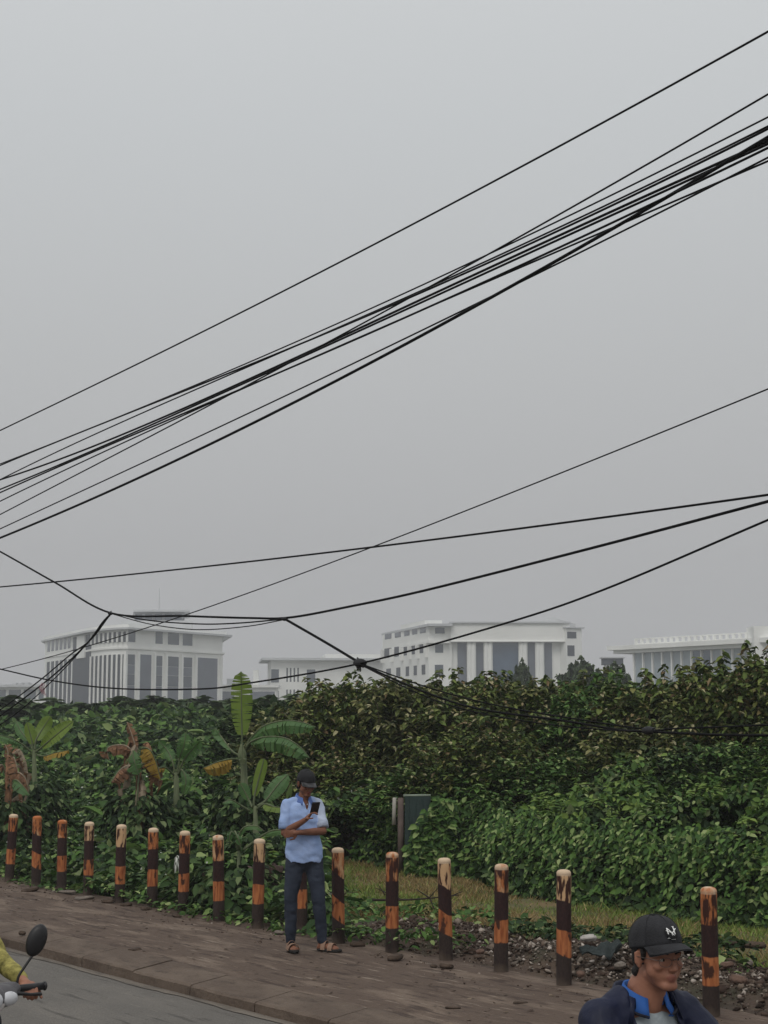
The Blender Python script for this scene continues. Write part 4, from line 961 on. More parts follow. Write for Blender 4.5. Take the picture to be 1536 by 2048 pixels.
banana('banana plant with dark folded leaves between the brown one and the tall one', 352, 1640, 26.0, [
    ([(350, 1545, 0), (344, 1520, 0), (334, 1500, .1), (318, 1482, .1)], .24, -.4, m_bgreen, .3),
    ([(354, 1545, 0), (360, 1515, 0), (368, 1490, -.1), (372, 1465, -.1)], .24, -.4, m_bgreen, .3),
    ([(356, 1548, 0), (368, 1520, -.1), (384, 1500, -.2), (402, 1480, -.3)], .26, -.4, m_bgreen, .3),
    ([(356, 1550, 0), (364, 1540, -.2), (372, 1560, -.3), (366, 1590, -.3)], .26, .8, m_bgreen, .3),
    ([(348, 1550, 0), (330, 1535, -.2), (310, 1540, -.3), (296, 1560, -.3)], .22, .9, m_byel, .6)], (352, 1545), .07)
banana('withered brown banana plant at the left edge above the first bollard', 14, 1660, 25.5, [
    ([(16, 1560, 0), (14, 1530, 0), (16, 1505, 0), (10, 1488, 0)], .3, -1.0, m_bdry, .8),
    ([(16, 1550, 0), (26, 1515, -.1), (34, 1535, -.2), (40, 1570, -.2)], .36, 1.0, m_bdry, .8),
    ([(14, 1555, 0), (4, 1530, -.1), (-8, 1545, -.2), (-10, 1580, -.2)], .22, 1.0, m_bdry, .8),
    ([(18, 1560, 0), (34, 1545, -.2), (50, 1556, -.3), (58, 1585, -.3)], .32, 1.0, m_bdry, .8),
    ([(14, 1575, 0), (30, 1560, -.3), (44, 1570, -.5), (60, 1590, -.6)], .3, .8, m_bgreen, .3),
    ([(12, 1580, 0), (-4, 1572, -.3), (-20, 1580, -.5), (-30, 1600, -.6)], .3, .8, m_bgreen, .3)], (15, 1550), .07, m_bdry)
banana('low banana clump with broad drooping leaves above the bollard left of the man', 470, 1720, 19.0, [
    ([(480, 1700, 0), (478, 1672, 0), (490, 1654, -.05), (512, 1652, -.1), (528, 1662, -.1)], .12, .8, m_bgreen, .1),
    ([(476, 1700, 0), (470, 1672, -.1), (462, 1664, -.2), (458, 1684, -.2)], .12, .8, m_bgreen, .1),
    ([(480, 1700, 0), (470, 1664, -.1), (474, 1672, -.2), (482, 1690, -.2)], .14, .8, m_bgreen, .1),
    ([(486, 1700, 0), (530, 1668, 0), (556, 1660, -.1), (580, 1668, -.1)], .14, .9, m_bgreen, .1)], (478, 1690), .03)

def climbers():
    P, D, NN, LL = [], [], [], []; rr = random.Random(11)
    for base, zt, y in BSTEMS:
        n_ = int(620 * zt)
        for i in range(n_):
            z = zt * .70 * rr.random() ** .8; rad = (.50 * (1 - z / zt) ** .6 + .10) * math.sqrt(rr.random()) ; a = rr.uniform(0, 6.283)
            P.append((base.x + math.cos(a) * rad * 1.25, base.y + math.sin(a) * rad - .05, z)); D.append((math.cos(a) + rr.uniform(-.6, .6), math.sin(a) + rr.uniform(-.6, .6), rr.uniform(-.9, .2))); NN.append((math.cos(a) * .6 + rr.uniform(-.4, .4), math.sin(a) * .6 + rr.uniform(-.4, .4), .9)); LL.append(.12 * rr.uniform(.6, 1.5))
    V, F = leaves(np.array(P), np.array(D), np.array(NN), np.array(LL), .6, .35, .2)
    h = len(F) // 2; return from_np('climbing_weeds', V, F, G_DARK)
tag(climbers(), 'weeds climbing round the stems of the banana plants', 'weeds', kind='stuff')

def runners():
    """long shoots reaching out of the creeper masses, with their leaves"""
    P, D, NN, LL = [], [], [], []; st = MB(); rr = random.Random(23)
    for i in range(900):
        if i % 3: s, t = rr.uniform(2, 19), rr.uniform(13.9, 17); H = H_right
        else: s, t = rr.uniform(13, 34), rr.uniform(10.5, 20); H = H_left
        if i % 3 == 0 and bool(right_s(s, t)): continue
        z = float(H(s, t)); 
        if z < .25: continue
        p = W(s, t, z - .1); g_ = Vector((rr.uniform(-.8, .8), rr.uniform(-.8, .3), rr.uniform(.3, 1.2))).normalized(); L = rr.uniform(.2, .55); q = [p + g_ * L * k + Vector((0, 0, -.35 * L * k * k)) for k in (0, .33, .66, 1)]
        if abs(p.x / p.y) > .27: continue
        if i % 2: st.tube(q, [.006, .005, .004, .002], 4)
        m_ = int(L / .04)
        for j in range(m_):
            k = (j + .5) / m_; c = p + g_ * L * k + Vector((0, 0, -.35 * L * k * k)); sd = 1 if j % 2 else -1; side = g_.cross(Vector((0, 0, 1))).normalized() * sd
            P.append(tuple(c)); D.append(tuple(side + g_ * .7 + Vector((rr.uniform(-.3, .3), rr.uniform(-.3, .3), rr.uniform(-.4, .2))))); NN.append((rr.uniform(-.3, .3), rr.uniform(-.5, .1), 1)); LL.append(.12 * rr.uniform(.6, 1.3) * (1.1 - .5 * k))
    V, F = leaves(np.array(P), np.array(D), np.array(NN), np.array(LL), .5, .3, .25)
    o = from_np('creeper_shoots', V, F, G_LIME); tag(o, 'pale shoots reaching out of the hedge and undergrowth', 'shoots', kind='stuff')
    st.build('stem', m_twig, o, smooth=True)
runners()

def broad_weeds():
    n_ = 2600; S, T = scatter(n_, 12, 50, 10.6, 23); P = pts(S, T, np.zeros(n_)); ok = infov(P, .03) & left_cut(S, T); S, T = S[ok], T[ok]; n_ = len(S)
    P = pts(S, T, H_left(S, T) - rng.uniform(-.05, .15, n_)); D = rng.normal(size=(n_, 3)); D[:, 2] = rng.uniform(-.1, .5, n_); U = rng.normal(size=(n_, 3)) * .35; U[:, 2] += 1
    V, F = leaves(P, D, U, sshape(.34, n_, .35), .30, .45, .25); o = from_np('broad_weeds', V, F, G_MID)
    tag(o, 'long broad drooping leaves of young plants in the left thicket', 'weeds', kind='stuff')
broad_weeds()
def dry_skirt():
    """shrivelled leaves hanging round the stems of the two dying bananas"""
    for r in [o for o in bpy.data.objects if o.name.startswith('banana_plant') and ('brown' in o['label'] and ('dying' in o['label'] or 'withered' in o['label']))]:
        rr = random.Random(int(abs(r.location.x) * 100)); 
        for k in range(9):
            a = rr.uniform(0, 6.28); z0 = rr.uniform(.9, 1.75) * (1.15 if 'dying' in r['label'] else 1.0); L = rr.uniform(.4, .8); d = Vector((math.cos(a), math.sin(a), 0))
            sp_ = [Vector((0, 0, z0)) + d * .05, Vector((0, 0, z0 + .05)) + d * .18, Vector((0, 0, z0 - L * .4)) + d * .30, Vector((0, 0, z0 - L)) + d * rr.uniform(.2, .34)]
            mb = MB(); blade_mesh(mb, sp_, rr.uniform(.10, .22), Vector((-d.y, d.x, .1)), rr.uniform(.6, 1.3), k * 13, .9); lf = mb.build('leaf', m_bdry if k % 3 else m_bpale, r); lf['label'] = 'dry brown leaf'
dry_skirt()
# ------------------------------------------------------------------ gate panel, rubble, litter
def gate():
    Y = 23.6; p = at(835, HV, Y); r = empty('metal_gate', (p.x, p.y, 0), R(-8), 'dark green metal gate panel half buried in the hedge', 'gate')
    z1 = CAMZ - (1588 - HV) / FP * Y; w_ = .38
    mb = MB(); mb.box((0, 0, (z1 + .02) / 2), (w_, .02, z1 - .03)); 
    for k in range(5): mb.box((-w_ / 2 + .06 + k * .1, -.014, z1 / 2), (.018, .012, z1 - .08))
    mb.build('panel', M('green_sheet', (.026, .045, .042), .5, .25, 4, .3, 30), r, bevel=.003)
    mb = MB(); mb.tube([(-w_ / 2 - .02, 0, z1), (w_ / 2, 0, z1 + .005)], .016, 8); mb.build('top_rail', M('pale_rail', (.22, .26, .20), .5, .2, 5), r, smooth=True)
    mb = MB(); mb.tube([(-w_ / 2 - .06, 0, -.1), (-w_ / 2 - .06, 0, z1 * .97)], .045, 8); mb.build('hinge_post', M('old_wood', (.10, .075, .065), .9, .3, 6, .6, 30), r, smooth=True)
    mb = MB(); q = [(-w_ / 2 - .16, 0, z1 - .42), (-w_ / 2 - .155, 0, z1 - .2), (-w_ / 2 - .15, 0, z1 - .03)]; mb.tube(q, [.03, .03, .028], 8)
    mb.build('pale_pipe', M('pale_pipe', (.36, .34, .30), .7, .2, 6), r, smooth=True)
gate()
def gate_vines():
    P, D, NN, LL = [], [], [], []; rr = random.Random(77)
    for i in range(2200):
        u = rr.uniform(815, 905); v = rr.uniform(1598, 1745)
        if v < 1604 + (880 - u) * 1.5 - 10 + 14 * math.sin(u * .3): continue
        p = at(u, v, 23.3 + rr.uniform(-.12, .1)); P.append(tuple(p)); D.append((rr.uniform(-1, 1), -.5, rr.uniform(-1, .2))); NN.append((rr.uniform(-.4, .4), -.8, .7)); LL.append(.11 * rr.uniform(.6, 1.4))
    V, F = leaves(np.array(P), np.array(D), np.array(NN), np.array(LL), .6, .3, .2)
    tag(from_np('gate_creeper', V, F, G_MID), 'creeper growing over the lower right of the gate panel', 'creeper', kind='stuff')
gate_vines()
def stump(u, v, Y, w_, h, label):
    p = onz(u, v); mb = MB(); rr = random.Random(int(u)); rings = []
    for i, z in enumerate((-.05, .05, h * .4, h * .7, h, h * 1.02)):
        rings.append([Vector((math.cos(a) * w_ * (1.15 - .1 * i if i < 4 else 1 - .5 * (i == 5)) * (1 + .2 * noise.noise(Vector((math.cos(a) * 2, math.sin(a) * 2, z * 4 + u)))), math.sin(a) * w_ * .8 * (1 + .2 * noise.noise(Vector((math.sin(a) * 3, u, z * 3)))), z + (0 if i < 4 else .06 * noise.noise(Vector((math.cos(a) * 2, math.sin(a) * 2, u)))))) for a in [2 * math.pi * k / 20 for k in range(20)]])
    mb.loft(rings); o = mb.build('tree_stump', M('stump_bark', (.07, .045, .038), .95, .35, 10, 1., 30), smooth=True); o.location = p
    return tag(o, label, 'stump', 'dark stumps among the weeds left of the man')
stump(499, 1806, 0, .13, .42, 'dark stump just left of the cream-topped bollard near the man')
stump(540, 1812, 0, .16, .46, 'wider dark stump between the cream-topped bollard and the man')
stump(414, 1790, 0, .14, .30, 'low brown stump behind the bollard with pale cap')
# white flower spike
p = onz(352, 1806); mb = MB(); mb.tube([(0, 0, 0), (.01, 0, .4), (.0, 0, .56)], [.006, .005, .004], 5)
r = empty('white_flower', p, 0, 'white drooping flower spike beside the pale-capped bollard', 'flower'); mb.build('stalk', m_bstem, r, smooth=True)
mb = MB()
for k in range(9):
    a = k * 2.4; mb.tube([(0, 0, .56 - k * .012), (.02 * math.cos(a), .02 * math.sin(a), .55 - k * .018), (.035 * math.cos(a), .035 * math.sin(a), .47 - k * .02)], [.006, .014, .003], 6, .4)
mb.build('petal_cluster', M('petal_white', (.62, .63, .58), .6, .05, 10), r, smooth=True)

def rocks(n_, sampler, name, mat, seed):
    rr = random.Random(seed); Vs, Fs = [], []
    shapes = []
    for q in range(24):
        bm = bmesh.new()
        for _ in range(rr.choice((7, 8, 9, 11))):
            d = Vector((rr.uniform(-1, 1), rr.uniform(-1, 1), rr.uniform(-1, 1))).normalized() * rr.uniform(.75, 1.15); bm.verts.new(d)
        res = bmesh.ops.convex_hull(bm, input=bm.verts[:]); bmesh.ops.triangulate(bm, faces=bm.faces[:]); bm.verts.ensure_lookup_table(); bm.verts.index_update()
        keep = [v for v in bm.verts if v.link_faces]; ix = {v: i for i, v in enumerate(keep)}
        shapes.append((np.array([v.co[:] for v in keep]), np.array([[ix[v] for v in f.verts] for f in bm.faces]))); bm.free()
    tot = 0
    k = 0
    for i in range(n_):
        q = sampler(rr)
        if q is None: continue
        s, t, sz, dz = q; sc = np.array([sz * rr.uniform(.6, 1.4), sz * rr.uniform(.6, 1.3), sz * rr.uniform(.3, .8)])
        bv, bf = shapes[i % 24]; v = bv * sc
        rm = np.array(ROT(rr.uniform(-40, 40), rr.uniform(-40, 40), rr.uniform(0, 360))); v = v @ rm.T
        c = W(s, t, z_field(s, t) + dz + sz * .2); Vs.append(v + np.array(c[:])); Fs.append(bf + tot); tot += len(bv)
    return from_np(name, np.concatenate(Vs), np.concatenate(Fs), mat)
def samp(rr):
    s = rr.uniform(5.5, 13.8); t = 10.42 + rr.gauss(0, .5)
    if t < 9.62 or t > 11.6: return None
    if rr.random() < max(0, (s - 12.3) * .5): return None
    sz = .008 + .034 * rr.random() ** 4.5
    if rr.random() < .012: sz = rr.uniform(.045, .08)
    return s, t, sz, .01 * rr.random()
ST_BR = MI('brown_stones', [(0, (.028, .019, .015)), (.4, (.058, .038, .029)), (.72, (.095, .066, .050)), (.9, (.17, .13, .10)), (1, (.40, .34, .29))], rough=.9, trans=0)
ST_PA = MI('pale_stones', [(0, (.04, .03, .024)), (.35, (.10, .08, .062)), (.75, (.24, .20, .165)), (1, (.50, .44, .39))], rough=.9, trans=0)
tag(rocks(12000, samp, 'rubble', ST_BR, 3), 'heap of broken brown rubble behind the bollards', 'rubble', kind='stuff')
def samp2(rr):
    s = rr.gauss(10.3, 1.0); t = 10.2 + rr.gauss(0, .28)
    if t < 9.66: return None
    return s, t, .012 + .026 * rr.random() ** 2, .02 * rr.random()
tag(rocks(1500, samp2, 'rubble', ST_PA, 4), 'spill of pale broken stones in the middle of the heap', 'rubble', kind='stuff')
def samp3(rr):
    s = rr.uniform(6, 24); t = 9.2 + rr.gauss(0, .22)
    return s, t, .006 + .018 * rr.random() ** 3, 0.006
tag(rocks(900, samp3, 'gravel', ST_BR, 8), 'loose stones and clods along the bollards', 'gravel', kind='stuff')
# flat leaves and dirt scraps on the footpath
def scraps():
    n_ = 420; S = rng.uniform(4, 26, n_); T = rng.uniform(7.6, 9.3, n_); P = pts(S, T, np.array([z_walk(a, b_) for a, b_ in zip(S, T)]) + .006)
    D = rng.normal(size=(n_, 3)); D[:, 2] *= .1; N_ = rdir(n_, 3.)
    V, F = leaves(P, D, N_, sshape(.035, n_, .5), .6, .05, .1); return from_np('leaf_litter', V, F, MI('dead_leaf', [(0, (.05, .035, .025)), (.6, (.10, .07, .045)), (1, (.22, .17, .12))], trans=0))
tag(scraps(), 'dry leaf scraps lying on the footpath', 'leaf litter', kind='stuff')

def stone(u, v, dims, rz, label, mat, z=0., name='stone_slab', cat='stone', group=None, seed=1, t_=None):
    p = onz(u, v, z); rr = random.Random(seed); bm = bmesh.new(); bmesh.ops.create_cube(bm, size=1)
    for q in bm.verts: q.co = Vector((q.co.x * dims[0] * rr.uniform(.8, 1.1), q.co.y * dims[1] * rr.uniform(.75, 1.1), q.co.z * dims[2] * rr.uniform(.7, 1.1)))
    bmesh.ops.bevel(bm, geom=bm.edges[:], offset=min(dims) * .22, segments=2, affect='EDGES')
    bmesh.ops.subdivide_edges(bm, edges=[e for e in bm.edges if e.calc_length() > min(dims)], cuts=2, use_grid_fill=True)
    for q in bm.verts: q.co += q.normal * min(dims) * .3 * noise.noise(q.co * 12 + Vector((seed, 0, 0)))
    me = bpy.data.meshes.new(name); bm.to_mesh(me); bm.free(); me.materials.append(mat); me.polygons.foreach_set('use_smooth', np.ones(len(me.polygons), dtype=bool))
    o = bpy.data.objects.new(name, me); link(o); o.location = p + Vector((0, 0, dims[2] * .3)); o.rotation_euler = (R(rr.uniform(-6, 6)), R(rr.uniform(-6, 6)), rz)
    return tag(o, label, cat, group)
m_conc = M('broken_concrete', (.19, .16, .135), .9, .2, 8, .7, 40); m_dstone = M('dark_clod', (.075, .052, .038), .95, .3, 10, .8, 40); m_ps = M('pale_block', (.46, .43, .40), .85, .12, 8, .5, 40)
stone(125, 1785, (.62, .09, .035), YAWR + 1.57, 'long pale concrete strip at the foot of the third bollard', m_conc, seed=2)
stone(168, 1798, (.24, .12, .04), .5, 'small pale slab near the fourth bollard', m_conc, seed=3)
stone(60, 1782, (.22, .12, .05), .9, 'flat mossy slab between the first two bollards', m_dstone, seed=4)
for k, (u, v, a, lab) in enumerate(((216, 1806, .2, 'dark clod left of the fifth bollard'), (252, 1812, .18, 'dark clod between the fifth and sixth bollards'), (292, 1820, .2, 'mossy clod before the sixth bollard'), (352, 1834, .17, 'dark clod before the seventh bollard'), (560, 1868, .14, 'small pale stone just left of the man'), (716, 1893, .2, 'brown clod right of the slant-banded bollard'), (792, 1919, .2, 'brown clod under the bollard before the gate'), (868, 1934, .11, 'small black stone left of the streaked bollard'), (893, 1936, .18, 'brown stone in front of the streaked bollard'), (1094, 1945, .12, 'black lump beside the cream-topped bollard'))):
    stone(u, v, (a * .72, a * .5, a * .25), k * .7, lab, m_conc if 'pale' in lab else m_dstone, name='loose_stone', group='loose stones by the bollards', seed=20 + k)
stone(1177, 1880, (.16, .08, .07), .1, 'white block on the rubble right of the cream-topped bollard', m_ps, z=.22, seed=7, name='white_block', cat='block')
stone(1490, 1893, (.42, .10, .06), -.3, 'dark beam lying on the rubble at the right edge', m_dstone, z=.2, seed=8, name='dark_beam', cat='beam')
for k, (u, v, a, lab) in enumerate(((1165, 1900, .2, 'grey-brown stone under the white block'), (1240, 1935, .16, 'pale angular stone left of the cap rider face'), (1160, 1950, .13, 'reddish broken brick at the foot of the heap'), (1310, 1960, .2, 'pale flat stone hidden by the rider chin'), (1455, 1935, .16, 'pale stone beside the large dark bollard'), (1500, 1930, .14, 'pale stone chip near the right edge'), (1480, 1965, .2, 'brown stone near the right edge'), (1010, 1868, .13, 'pale stone above the pile behind the reddish-top bollard'), (960, 1905, .12, 'pale chunk between two bollards on the heap'))):
    stone(u, v, (a * .7, a * .5, a * .36), k * .9, lab, m_conc if k % 2 else M('brick_chunk', (.16, .10, .075), .9, .25, 8, .8, 40), z=.12, name='rubble_chunk', cat='stone', group='larger chunks on the rubble', seed=40 + k)
# crumpled dark cloth
p = onz(1200, 1912, .18); V = []; n1 = 16
for i in range(n1):
    for j in range(n1):
        x, y = i / (n1 - 1) - .5, j / (n1 - 1) - .5; V.append((x * .34, y * .18 * (1.2 - abs(x)), .07 + .09 * noise.noise(Vector((x * 5, y * 5, 3))) + .16 * max(x, 0) ** 1.5 - .06 * abs(y)))
F = [(i * n1 + j, (i + 1) * n1 + j, (i + 1) * n1 + j + 1, i * n1 + j + 1) for i in range(n1 - 1) for j in range(n1 - 1)]
o = from_np('crumpled_cloth', V, F, M('dark_cloth', (.035, .045, .045), .8, .2, 6, .5, 40), smooth=True, loc=p); o.rotation_euler = (.2, 0, .1)
md = o.modifiers.new('s', 'SOLIDIFY'); md.thickness = .008
tag(o, 'crumpled dark blue-grey cloth lying on the rubble', 'cloth')
# dead branch
p0 = onz(700, 1842, .0); mb = MB(); A_ = onz(720, 1830, .30); B_ = onz(925, 1822, .24)
def tw(a, b_, r0, r1, sg=0): a, b_ = Vector(a), Vector(b_); m_ = (a + b_) / 2 + Vector((0, 0, sg)); mb.tube(spline([a, m_, b_], 5), [r0 + (r1 - r0) * i / 10 for i in range(11)], 6)
Yb = 18.6
tw(at(745, 1800, Yb), at(918, 1790, Yb - .3), .016, .006, -.02); tw(at(800, 1798, Yb), at(752, 1776, Yb + .1), .010, .004); tw(at(858, 1795, Yb - .2), at(832, 1778, Yb - .1), .010, .004); tw(at(858, 1796, Yb - .2), at(876, 1776, Yb - .2), .009, .003)
tw(at(860, 1797, Yb - .2), at(870, 1822, Yb - .3), .010, .008); tw(at(770, 1790, Yb), at(757, 1770, Yb), .009, .004); tw(at(790, 1800, Yb), at(760, 1835, Yb - .1), .012, .010); tw(at(905, 1791, Yb - .2), at(925, 1783, Yb - .4), .008, .003)
tag(mb.build('dead_branch', M('dead_wood', (.035, .025, .02), .9), smooth=True), 'bare dark fallen branch propped behind the bollards before the grass', 'branch')
# gutter litter
stone(340, 1952, (.16, .05, .03), 0, 'dark scrap with white edge lying in the gutter', M('wrapper_dark', (.03, .03, .03), .5), z=ZR, name='litter_scrap', cat='litter', seed=60)
stone(333, 1949, (.09, .035, .012), .2, 'white paper scrap in the gutter on the dark one', M('paper_white', (.55, .53, .50), .7), z=ZR + .03, name='paper_scrap', cat='litter', seed=61)
stone(270, 1905, (.16, .07, .05), YAWR + .5, 'added dark lump in place of the dark drain notch in the kerb', m_dstone, z=-.02, name='kerb_stone', cat='stone', seed=62)  # lump added where the kerb has a dark drain notch; no hole cut
stone(44, 1868, (.07, .05, .04), 0, 'dark pebble on the kerb above the motorbike mirror', m_dstone, z=0, name='kerb_pebble', cat='stone', seed=63)
stone(906, 2016, (.12, .05, .012), .2, 'flat dark leaf-like scrap in the middle of the footpath', m_dstone, z=0, name='flat_scrap', cat='litter', seed=64)
stone(1041, 2007, (.13, .05, .02), .6, 'curled brown scrap near the rider on the footpath', m_dstone, z=0, name='curled_scrap', cat='litter', seed=65)

# ------------------------------------------------------------------ people
m_skin = M('skin_dark', (.20, .085, .050), .6, .10, 12, .15, 90, spec=.3)
m_skin2 = M('skin_tan', (.30, .135, .085), .55, .08, 12, .15, 90, spec=.35)
m_lip = M('lip', (.24, .075, .06), .5, .08, 30); m_lip2 = M('lip_light', (.27, .105, .075), .5, .08, 30)
m_hair = M('black_hair', (.012, .010, .009), .55, .3, 60, .6, 200)
m_eyew = M('eye_white', (.42, .38, .34), .3, .05, 20); m_iris = M('iris', (.015, .010, .008), .2, .05, 20)
V3 = lambda a: Vector(a)
def add_head(mb, c, rot, k=1.0):
    """head centred between the eyes' height; local -Y is forward"""
    def tr(p): return Vector(c) + rot @ (Vector(p) * k)
    def E(p, r, rt=None): mb.ell(tr(p), [q * k for q in r], rot @ rt if rt is not None else rot)
    def C(a, ra, b_, rb): mb.cap(tr(a), ra * k, tr(b_), rb * k)
    E((0, .018, .035), (.075, .094, .078)); E((0, -.022, .0), (.066, .068, .085)); E((0, -.026, -.052), (.061, .060, .052)); E((-.040, -.034, -.042), (.028, .034, .036)); E((.040, -.034, -.042), (.028, .034, .036)); E((0, -.060, -.052), (.034, .026, .030))
    C((-.036, .0, -.062), .024, (-.014, -.070, -.094), .019); C((.036, .0, -.062), .024, (.014, -.070, -.094), .019); C((-.014, -.068, -.094), .019, (.014, -.068, -.094), .019)
    E((0, -.076, -.060), (.025, .018, .022))
    C((-.040, -.072, .020), .011, (.040, -.072, .020), .011)
    E((-.042, -.062, -.024), (.020, .020, .018)); E((.042, -.062, -.024), (.020, .020, .018))
    C((0, -.084, .008), .0075, (0, -.106, -.030), .0115); E((-.011, -.094, -.034), (.008, .010, .007)); E((.011, -.094, -.034), (.008, .010, .007))
    C((-.019, -.083, -.058), .0055, (0, -.093, -.056), .0065); C((.019, -.083, -.058), .0055, (0, -.093, -.056), .0065)
    C((-.015, -.082, -.069), .0055, (.015, -.082, -.069), .0055); C((-.006, -.088, -.069), .005, (.006, -.088, -.069), .005)
    for sx in (-1, 1):
        E((sx * .079, .010, -.006), (.007, .017, .031), ROT(0, 0, -sx * 28)); C((sx * .084, .022, -.012), .0035, (sx * .087, .020, .014), .0045); C((sx * .087, .020, .014), .0045, (sx * .082, .000, .020), .004); E((sx * .074, .008, -.03), (.008, .009, .012))
def head_mat(c, rot, k, skin_idx=0, lip_idx=1):
    inv = rot.inverted()
    def f(p):
        q = inv @ (p - Vector(c)) / k
        if abs(q.x) < .025 - abs(q.z + .063) * 1.1 and -.078 < q.z < -.050 and q.y < -.083: return lip_idx
        return skin_idx
    return f
def head_bits(parent, c, rot, k, brow=True):
    def tr(p): return Vector(c) + rot @ (Vector(p) * k)
    for sx in (-1, 1):
        mb = MB(); mb.ell(tr((sx * .031, -.0745, .000)), (.0125 * k, .0075 * k, .0068 * k), rot, 14, 8); e = mb.build('eye', m_eyew, parent, smooth=True)
        mb = MB(); mb.ell(tr((sx * .031, -.0805, .000)), (.0052 * k, .0025 * k, .0052 * k), rot, 10, 6); mb.build('iris', m_iris, e, smooth=True)
        mb = MB(); mb.chain([tr((sx * .015, -.0835, .020)), tr((sx * .032, -.0830, .026)), tr((sx * .049, -.0690, .020))], [.003 * k, .0035 * k, .002 * k], 8); mb.build('eyebrow', m_hair, parent, smooth=True)
def hand(mb, wrist, fwd, palm_n, curl, size=1., side=1, spread=.12, thumb=.5):
    """fwd: direction of the fingers, palm_n: out of the palm, side +1: thumb on fwd x palm_n side"""
    f = Vector(fwd).normalized(); pn = Vector(palm_n); pn = (pn - f * pn.dot(f)).normalized(); sd = f.cross(pn) * side
    k = size; w_ = Vector(wrist)
    rt = Matrix((sd, f, pn)).transposed()
    mb.ell(w_ + f * .045 * k, (.040 * k, .050 * k, .015 * k), rt, 14, 8); mb.cap(w_, .024 * k, w_ + f * .03 * k, .024 * k, 10)
    for i, (off, L) in enumerate(((.028, .072), (.0095, .080), (-.0095, .075), (-.028, .060))):
        b_ = w_ + f * .082 * k + sd * off * k; d = (f + sd * off * spread * 40 * .1).normalized(); p = b_; pts_ = [p]; a = 0
        for j, fr in enumerate((.45, .30, .25)):
            a += curl * (.8 if j == 0 else 1.0) * (1 + .06 * i); dd = d * math.cos(a) + pn * math.sin(a); p = p + dd * L * fr * k; pts_.append(p)
        mb.chain(pts_, [.0088 * k, .0082 * k, .0076 * k, .0066 * k], 8)
    b_ = w_ + f * .022 * k + sd * .030 * k; d = (f * .6 + sd * .7 + pn * thumb).normalized(); d2 = (f * .9 + sd * .15 + pn * (thumb + .3)).normalized()
    mb.chain([b_, b_ + d * .035 * k, b_ + d * .035 * k + d2 * .028 * k, b_ + d * .035 * k + d2 * .052 * k], [.013 * k, .0105 * k, .0095 * k, .008 * k], 8)
def torso(mb, pel, wst, chs, nck, sv0, sv1, hw=.155, ww=.135, cw=.175, hd=.105, wd=.10, cd=.115, grow=0., low=.10):
    """elliptic loft from pelvis to neck; sv: side vectors at hip and shoulder"""
    P = [Vector(pel) - (Vector(wst) - Vector(pel)).normalized() * low, Vector(pel), Vector(wst), Vector(chs), Vector(chs) * .45 + Vector(nck) * .55, Vector(nck)]
    Wd = [hw * .95, hw, ww, cw, cw * .92, .06]; Dp = [hd * .95, hd, wd, cd, cd * .8, .055]
    Q = spline(P, 5); n_ = len(Q); rings = []
    for i, q in enumerate(Q):
        x = i / 5; j = min(int(x), 4); f = x - j; f = f * f * (3 - 2 * f); ww_ = Wd[j] * (1 - f) + Wd[j + 1] * f + grow; dd_ = Dp[j] * (1 - f) + Dp[j + 1] * f + grow
        s_ = (Vector(sv0) * (1 - i / n_) + Vector(sv1) * (i / n_)); ax = (Q[min(i + 1, n_ - 1)] - Q[max(i - 1, 0)]).normalized(); s_ = (s_ - ax * s_.dot(ax)).normalized(); d_ = ax.cross(s_)
        rings.append([q + s_ * (abs(math.cos(a)) ** .85 * (1 if math.cos(a) > 0 else -1)) * ww_ + d_ * math.sin(a) * dd_ for a in [2 * math.pi * k / 24 for k in range(24)]])
    mb.loft(rings)
